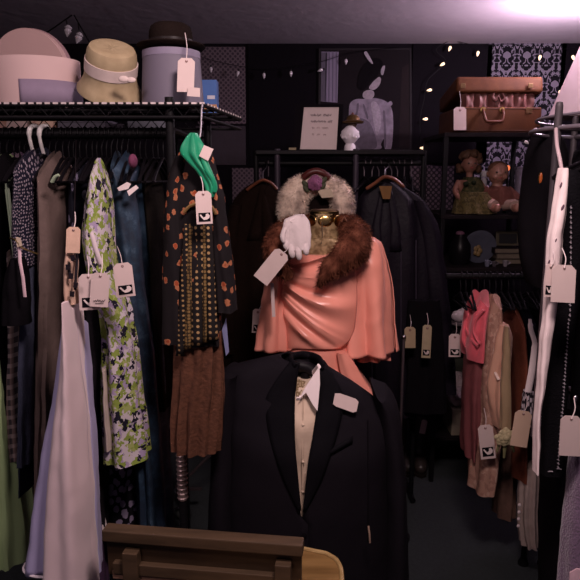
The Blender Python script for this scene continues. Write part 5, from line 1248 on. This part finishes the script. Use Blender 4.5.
t, c = garment('sash_dress', 'pale olive satin sash with a rosette hanging before the peach slip', 'sash', [(326, 505, 508), (345, 503, 510), (390, 501, 511), (428, 500, 511)], sagem, RY-.22, .018, folds=4, amp=.12, seed=116, group=RG)
mb = MB()
for i in range(22):
    a = i*2.4; rr_ = .0075*sqrt(i); mb.ball(P(505.5, 437, RY-.25)+Vector((rr_*cos(a), -.012+rr_*.3, rr_*sin(a)*.8)), (.014, .006, .011), 8, 6, Matrix.Rotation(a, 3, 'Y'))
mb.build('rosette', M('lime_cream_petals', (.40, .34, .20), .7, vary=.4), t)
mb = MB()
for a, b in (((500, 440), (497, 452)), ((505, 444), (504, 458)), ((511, 441), (514, 452))): mb.tube([P(a[0], a[1], RY-.245), P(b[0], b[1], RY-.24)], [.008, .004], 8, flat=.4)
mb.build('rosette_tail', M('olive_ribbon', (.16, .15, .07), .7), t)
garment('rust_blouse', 'rust brown blouse edge right of the olive sash', 'blouse', [(322, 511, 515), (334, 510, 519), (380, 511, 520), (440, 510, 521), (470, 509, 520)], M('rust_cotton', (.17, .045, .024), .8, bs=80), RY-.02, .12, folds=5, amp=.08, seed=117, group=RG)
garment('brown_dress', 'dusky brown dress hem below the rosette of the sash', 'dress', [(430, 497, 512), (470, 494, 514), (512, 494, 512)], M('dusky_brown_voile', (.12, .065, .048), .85, bs=60, vary=.4), RY+.04, .07, folds=7, amp=.13, seed=118, group=RG)
navy2 = M('ink_navy_cloth', (.013, .012, .022), .8, bs=80)
garment('navy_dress', 'ink navy dress between the rust blouse and the white strapped top', 'dress', [(320, 520, 525), (332, 518, 531), (380, 518, 533), (440, 520, 535)], navy2, RY-.02, .13, folds=7, amp=.08, seed=119, group=RG)
garment('black_dress', 'black dress on the low rail behind the white strapped top', 'dress', [(318, 532, 537), (332, 530, 542), (390, 532, 546), (480, 534, 548)], BLKCL, RY+.02, .13, folds=7, amp=.08, seed=120, group=RG)
t, c = garment('strapped_top', 'white halter strap and gathered black and white top by the long white scarf', 'top', [(391, 524, 533), (396, 523, 534), (404, 522, 535), (425, 522, 536)], spots('black_white_gathers', (.02, .016, .022), (.5, .44, .48), 60, .35, .9, stretch=(2.5, .6)), RY-.25, .025, folds=9, amp=.12, seed=121, group=RG)
MB().tube(smoothpts([P(530, 319, RY-.24), P(531, 330, RY-.255), P(535, 345, RY-.26), P(532, 370, RY-.265), P(528, 392, RY-.275)], 22), [.006]*3+[.009]*8+[.013]*11, 10, flat=.5).build('halter_strap', WHITECL, t)
t, c = garment('pleated_skirt', 'long pale grey pleated skirt low at the right with a buttoned edge', 'skirt', [(465, 522, 538), (490, 519, 539), (520, 518, 538), (543, 521, 537)], M('oatmeal_pleats', (.36, .28, .25), .8, bs=40), RY-.10, .05, folds=8, amp=.14, seed=122, n=70, topamp=.5, group=RG)
mb = MB()
for i in range(4): mb.ball(P(519.5-i*.4, 505+i*7, RY-.155), (.007, .004, .007), 10, 8)
mb.build('cover_button', WHITECL, t)
tag(MB().ball(P(517, 439, RY-.24), (.016, .008, .02), 12, 8).ball(P(514, 436, RY-.24), (.011, .007, .012), 12, 8).jitter(.004, 70).build('lilac_ruffle', M('lilac_ruffle', (.22, .17, .25), .8)), 'small lilac ruffle beside the peach price tag', 'ruffle')
price_tag('printed price tag hanging by the beige lace dress low at the right', (485, 425), 15, 34, -6, RY-.20, True, (484, 408, RY-.17), .1)
price_tag('blank peach price tag below the black and white gathered top', (524, 411), 17, 36, 9, RY-.31, False, (527, 396, RY-.272), .1, cardm=M('peach_card', (.60, .42, .31), .7, vary=.05))

# ------------------------------------------------------------------ RIGHT FRONT: round rack with black clothes
GY_ = 1.5
pa = P(556.5, 122, GY_); rr_ = .30; rcx = pa.x+rr_*.97; rcy = GY_+.08; rgz = P(556, 128, GY_).z
rr = thing('round_rack', 'round chrome and black clothes rack at the right edge holding black clothes', 'rack', (rcx, rcy, 0))
greyst = M('worn_black_steel', (.055, .045, .052), .55, .2)
mb = MB(); n = 64
def ring(z, r, th): mb.tube([(rcx+r*cos(2*pi*i/n), rcy+r*sin(2*pi*i/n), z) for i in range(n+1)], th, 10)
ring(rgz, rr_, .0055); ring(rgz+.03, rr_*.96, .0035); mb.build('ring_rail', M('grey_ring_steel', (.2, .17, .2), .4, .5), rr)
for k in range(4):
    a = radians(196+90*k); x, y = rcx+rr_*cos(a), rcy+rr_*sin(a)
    MB().tube([(x, y, .98), (x, y, rgz+.05)], .0088, 14).lathe([(.0088, rgz+.05), (.007, rgz+.058), (0, rgz+.06)], (x, y, 0), 14).build('post', greyst, rr)
MB().tube([(rcx, rcy, .0), (rcx, rcy, rgz+.03)], .018, 16).lathe([(0, 0), (.2, 0), (.2, .012), (.03, .03), (0, .03)], (rcx, rcy, 0), 36).build('centre_column', greyst, rr)
for k in range(2):
    a = radians(196+90*k); [MB().tube([(rcx+rr_*cos(a), rcy+rr_*sin(a), z_), (rcx-rr_*cos(a), rcy-rr_*sin(a), z_)], .007).build('cross_bar', greyst, rr) for z_ in (1.0, rgz)]
FG = 'clothes on the round rack'
# black jacket at the back left of the ring, shoulder toward the shelves
t, c = garment('black_jacket', 'black jacket with sloping shoulder beside the dolls on the round rack', 'jacket', [(130, 540, 552), (136, 533, 560), (150, 528, 566), (185, 522, 566), (230, 519, 562), (262, 521, 560), (285, 528, 558)], BLKCL, 1.86, .07, folds=6, amp=.05, seed=131, bt=.04, group=FG)
c_ = c.front(541, 178, .003)
lp2 = thing('amber_glow_bead', 'amber bead standing in for an orange glow on the black jacket of the round rack', 'bead', c_)  # amber bead made up in place of a small orange glow
MB().ball(c_, (.0055, .003, .015), 14, 10).build('amber_bead', M('amber', (.5, .12, .03), .2, spec=.7, emit=None), lp2)
MB().tube([c_+Vector((.0068*cos(a), .001, .0165*sin(a))) for a in [radians(i*20) for i in range(19)]], .0012, 6).build('bead_rim', BRASS, lp2)
# long white scarf
wsc = NT('white_pink_knit'); nz = wsc.n('ShaderNodeTexNoise', i_Vector=wsc.obj(), i_Scale=26, i_Detail=3)
wsc.set('Base Color', wsc.mix(nz.outputs[0], (.66, .52, .52), (.78, .66, .65))); wsc.set('Roughness', .85); wsc.bump(nz.outputs[0], .3, .006)
ws_ = Cloth([(168, 560, 567), (174, 558.5, 568), (200, 554, 567), (232, 549, 563), (262, 546.5, 562), (300, 544, 557), (340, 541, 551), (370, 538.5, 547), (410, 536.5, 541.5), (445, 534.5, 539), (472, 533, 536.5)], 1.36, .016, folds=3, amp=.12, seed=132, n=44, m=50, topamp=.8)
wt = thing('long_scarf', 'long narrow white pink scarf hanging down the black clothes at the right', 'scarf', ws_.rings[-1][0], FG); ws_.build('knitted_cloth', wsc.m, wt)
MB().tube(smoothpts([P(562, 172, 1.36), P(560, 160, 1.37), P(557, 145, 1.40), P(556, 129, 1.47)], 14), .004, 8).build('loop', M('pink_loop', (.4, .3, .32), .7), wt)
mb = MB()
for (x, y, r_) in ((562.5, 208, .005), (556, 240, .003), (549, 262, .003), (561, 185, .0035)): mb.ball(ws_.front(x, y, .0005), (r_*.7, .002, r_*1.8), 10, 8, Matrix.Rotation(.3, 3, 'Y'))
mb.build('dark_fleck', M('dark_fleck', (.09, .05, .07), .8), wt)
# two black knits with white blanket stitching
blackk = M('black_knit', (.011, .010, .013), .9, bs=220, bd=.4)
t, c = garment('stitched_cardigan', 'black knit cardigan edged with white stitches behind the long white scarf', 'cardigan', [(170, 562, 574), (182, 556, 582), (230, 552, 584), (300, 548, 578), (400, 541, 566), (470, 538, 563)], blackk, 1.46, .04, folds=5, amp=.06, seed=133, n=60, group=FG)
mb = MB()
def stitches(c, pts, step=3.6, ln=1.6):
    for i in range(len(pts)-1):
        (x0_, y0_), (x1_, y1_) = pts[i], pts[i+1]; L_ = math.hypot(x1_-x0_, y1_-y0_); k_ = int(L_/step)
        for j in range(k_):
            f = (j+.5)/k_; x, y = x0_+(x1_-x0_)*f, y0_+(y1_-y0_)*f
            mb.tube([c.front(x-ln*RND.uniform(.4, .9), y-.5, .002), c.front(x+ln*RND.uniform(.2, .7), y+.7, .002)], .0011, 5)
            mb.tube([c.front(x, y-step*.4, .002), c.front(x, y+step*.3, .002)], .0008, 4)
stitches(c, [(569, 318), (566, 360), (563.5, 400), (560, 440), (558, 469)])
stitches(c, [(541, 408), (540, 440), (539, 470)], 3.2)
stitches(c, [(571, 205), (571, 250), (570, 318)], 5)
mb.tube([c.front(x, 471.5+.5*sin(x), .002) for x in (541, 544, 547, 550, 553)], .0013, 5)
mb.tube([c.front(x, 469+.5*sin(x), .002) for x in (557, 559, 561.5)], .0013, 5)
mb.build('blanket_stitch', M('stitch_white', (.36, .32, .36), .8, vary=0), t)
t, c2 = garment('black_trousers', 'black trousers hanging below the stitched cardigan at lower right', 'trousers', [(400, 546, 582), (500, 541, 572), (560, 541, 568), (660, 540, 564)], BLKCL, 1.62, .07, folds=4, amp=.05, seed=134, group=FG)
t, c3 = garment('embroidered_blouse', 'black blouse with white embroidered leaves at the far right edge', 'blouse', [(150, 578, 600), (160, 574, 612), (220, 571, 615), (330, 574, 612), (420, 572, 606)], blackk, 1.60, .05, folds=5, amp=.05, seed=135, group=FG)
mb = MB()
for (x, y, a) in ((579, 214, -35), (576, 217, -25), (581, 210, -40), (578, 170, 20), (580, 168, -20), (579, 125.5, 0)):
    if y > 130: mb.ball(c3.front(x, y, .001), (.004, .002, .0075), 10, 6, Matrix.Rotation(radians(a+60), 3, 'Y'))
mb.build('embroidered_leaf', M('embroidery_white', (.55, .5, .56), .8, vary=0), t)
t, c4b = garment('lilac_cardigan', 'fuzzy lilac cardigan low at the right edge', 'cardigan', [(440, 574, 600), (470, 569, 604), (520, 564, 606), (570, 560, 606), (640, 556, 600)], M('lilac_mohair', (.15, .09, .16), .95, sheen=.5, bs=180, bd=.6, vary=.4, ns=120), 1.42, .05, folds=5, amp=.08, seed=136, group=FG)
MB().poly([c4b.front(570, 573, .008), c4b.front(577, 569, .008), c4b.front(584, 570, .01), c4b.front(584, 592, .01), c4b.front(569, 592, .01)], (0, 1, 0), .004).build('pink_pocket', M('pale_pink_pocket', (.6, .4, .46), .7), t, smooth=False)
price_tag('large blank price tag overlapping the long white scarf at the right', (564.5, 265), 24, 37.5, 3, 1.315, False, (562, 248, 1.335), .05)
price_tag('narrow printed price tag on the white scarf left of the large blank tag', (551, 264), 10, 33, 4, 1.332, True, (553, 250, 1.34), .1)
price_tag('large blank price tag hanging low at the right edge by the stitched cardigan', (571.5, 416), 21, 40, 3, 1.36, False, (574, 398, 1.385), .05)
MB_ = thing('silver_clip', 'small silver clip above the lowest right price tag', 'clip', P(575, 397, 1.39))
MB().ball(P(575.5, 398, 1.388), (.006, .005, .007), 12, 8).build('clip_body', CHROME, MB_)
for i, (x, y) in enumerate(((565, 136), (570, 140), (576, 138))):
    pass
hr0 = None
for i, a_ in enumerate((216, 224, 232, 240, 248, 256)):
    a = radians(a_); at = Vector((rcx+rr_*cos(a), rcy+rr_*sin(a), rgz))
    if hr0 is None: hr0 = make_hanger('chrome hooked hanger on the round rack at the right edge', BLKP, tuple(at), 'hangers on the round rack', w=.10, drop=.05, hookm=CHROME); c = hr0
    else: c = copy_tree(hr0); c.location = at
    c.rotation_euler = (0, 0, a-pi/2+pi/2+RND.uniform(-.15, .15)-pi/2+pi/2)

# ------------------------------------------------------------------ BACK FLOOR: boots, tissue box, tags on the black clothes
bootm = M('black_boot_leather', (.037, .028, .025), .35, spec=.5)
def boot(x, y, rz, hgt, lab):
    t = thing('boot', lab, 'boot', (x, y, 0), 'boots by the back wall'); r3 = Matrix.Rotation(rz, 3, 'Z')
    def w(p): return Vector((x, y, 0))+r3 @ Vector(p)
    mb = MB().tube(smoothpts([w((0, .02, hgt)), w((0, .02, hgt*.6)), w((0, .01, hgt*.3)), w((0, .0, .10)), w((0, -.05, .055)), w((0, -.12, .042)), w((0, -.175, .03))], 26), [.058]*6+[.052]*4+[.045]*4+[.042]*4+[.040]*4+[.036, .032, .026, .014], 16)
    mb.build('boot_upper', bootm, t)
    MB().poly([w((sx_*.04, sy_, .0)) for sx_, sy_ in ((-.7, .05), (.7, .05), (.8, -.02), (1, -.10), (.7, -.18), (0, -.2), (-.7, -.18), (-1, -.10), (-.8, -.02))], (0, 0, 1), .012).build('sole', M('boot_sole', (.03, .022, .018), .7) if 'boot_sole' not in bpy.data.materials else bpy.data.materials['boot_sole'], t, smooth=False)
    MB().box(w((0, .03, .025)), (.05, .05, .04), r3).build('heel', bpy.data.materials['boot_sole'], t, smooth=False)
bx1 = .625
boot(bx1, 3.36, .25, .40, 'left boot of the black pair on the floor by the back wall')
boot(bx1+.118, 3.36, -.1, .40, 'right boot of the black pair on the floor by the back wall')
mb = MB()
for x in (bx1, bx1+.14): 
    pass
tag(MB().tube(smoothpts([P(421, 369, 3.5), P(425, 374, 3.49), P(427, 380, 3.5)], 8), .012, 8, flat=.5).build('boot_highlight', M('tan_highlight', (.4, .3, .24), .8)), 'tan streak standing in for the highlight at the top of the black boots', 'highlight')  # tan streak painted in as the highlight on the boot tops
price_tag('pale shoe label lying against the toe of the black boots', (425, 420), 6, 14, 12, 3.10, False, None, .0, hole=False, lean=-.2)
cp_ = P(403, 360, 2.60)
pole = thing('chrome_stand', 'thin chrome stand post behind the coral dress at the right', 'stand', (cp_.x, 2.60, 0))
MB().tube([(cp_.x, 2.60, .02), (cp_.x, 2.60, P(402, 338, 2.60).z)], .007, 10).build('post', M('dim_chrome', (.30, .25, .27), .35, .9), pole)
MB().lathe([(0, 0), (.06, 0), (.06, .01), (.015, .02), (0, .02)], (cp_.x, 2.60, 0), 30).build('base', BLK, pole)
MB().ball((cp_.x, 2.60, P(402, 337, 2.60).z), .011).build('top_knob', CHROME, pole)
price_tag('cream price tag tucked behind the coral sleeve hem at the right', (410, 327), 11, 21, 0, 2.62, False, (410, 315, 2.715), .1, cardm=M('ochre_card', (.40, .30, .19), .7))
price_tag('tall cream price tag with printed foot second from the coral sleeve', (427.5, 325), 9, 33, 3, 2.62, True, (427, 313, 2.66), .1, cardm=M('ochre_card_b', (.42, .34, .22), .7), piccy=.75)
price_tag('printed price tag nearest the coral ruffled blouse', (455, 334), 12, 23, 1, 2.55, True, (456, 322, 2.57), .1)
ds = garment('black_skirt', 'black skirt hanging under the plum coat with tags clipped to it', 'skirt', [(300, 408, 440), (340, 406, 444), (385, 406, 446), (412, 406, 446)], BLKCL, 2.74, .03, folds=6, amp=.1, seed=141)
c = P(461, 321, 3.20)
gp = thing('cake_stand', 'glass cake stand with a white folded cloth left of the coral blouse', 'cake stand', (c.x, 3.20, zs[4]))
MB().lathe([(0, c.z-.012), (.07, c.z-.012), (.078, c.z-.002), (.078, c.z+.002), (0, c.z)], (c.x, 3.20, 0), 36).build('plate', M('grey_glass', (.16, .13, .14), .2, spec=.6), gp)
MB().lathe([(0, zs[4]+.001), (.045, zs[4]+.001), (.04, zs[4]+.008), (.015, c.z-.012), (0, c.z-.012)], (c.x, 3.20, 0), 30).build('stem', BLK, gp)
mb = MB().ball((c.x-.01, 3.18, c.z+.036), (.040, .035, .034), 20, 14).ball((c.x+.02, 3.19, c.z+.055), (.026, .026, .026), 16, 12).jitter(.012, 34)
tag(mb.build('folded_cloth', M('grey_white_cloth', (.6, .5, .53), .8)), 'white folded cloth heaped on the glass cake stand', 'cloth')
c = P(456, 415, 3.30)
tx = thing('tissue_box', 'open box of crumpled pale tissue on the lowest shelf at the right', 'box', (c.x, 3.24, zs[3]))
zq = P(456, 402, 3.25).z
MB().box((c.x, 3.24, (zs[3]+zq)/2), (.13, .20, zq-zs[3]-.002)).build('box_body', M('grey_olive_box', (.26, .22, .16), .8), tx, smooth=False, bevel=.003)
mb = MB(); R = random.Random(11)
for i in range(9): mb.ball((c.x+R.uniform(-.04, .045), 3.21+R.uniform(-.04, .04), zq+.03+R.uniform(0, .10)), (R.uniform(.028, .05), .035, R.uniform(.025, .045)), 14, 10)
mb.jitter(.025, 22).jitter(.008, 70).build('crumpled_tissue', M('pale_tissue', (.66, .55, .55), .8, vary=.3), tx)
MB().box((c.x+.02, 3.35, zq+.11), (.14, .012, .22)).build('box_flap', M('green_grey_card', (.055, .06, .045), .8), tx, smooth=False)
SC.view_settings.view_transform = 'Standard'; SC.view_settings.look = 'None'; SC.view_settings.gamma = 1; SC.view_settings.exposure = 0
SC.view_settings.use_curve_mapping = False
SC.cycles.max_bounces = 6
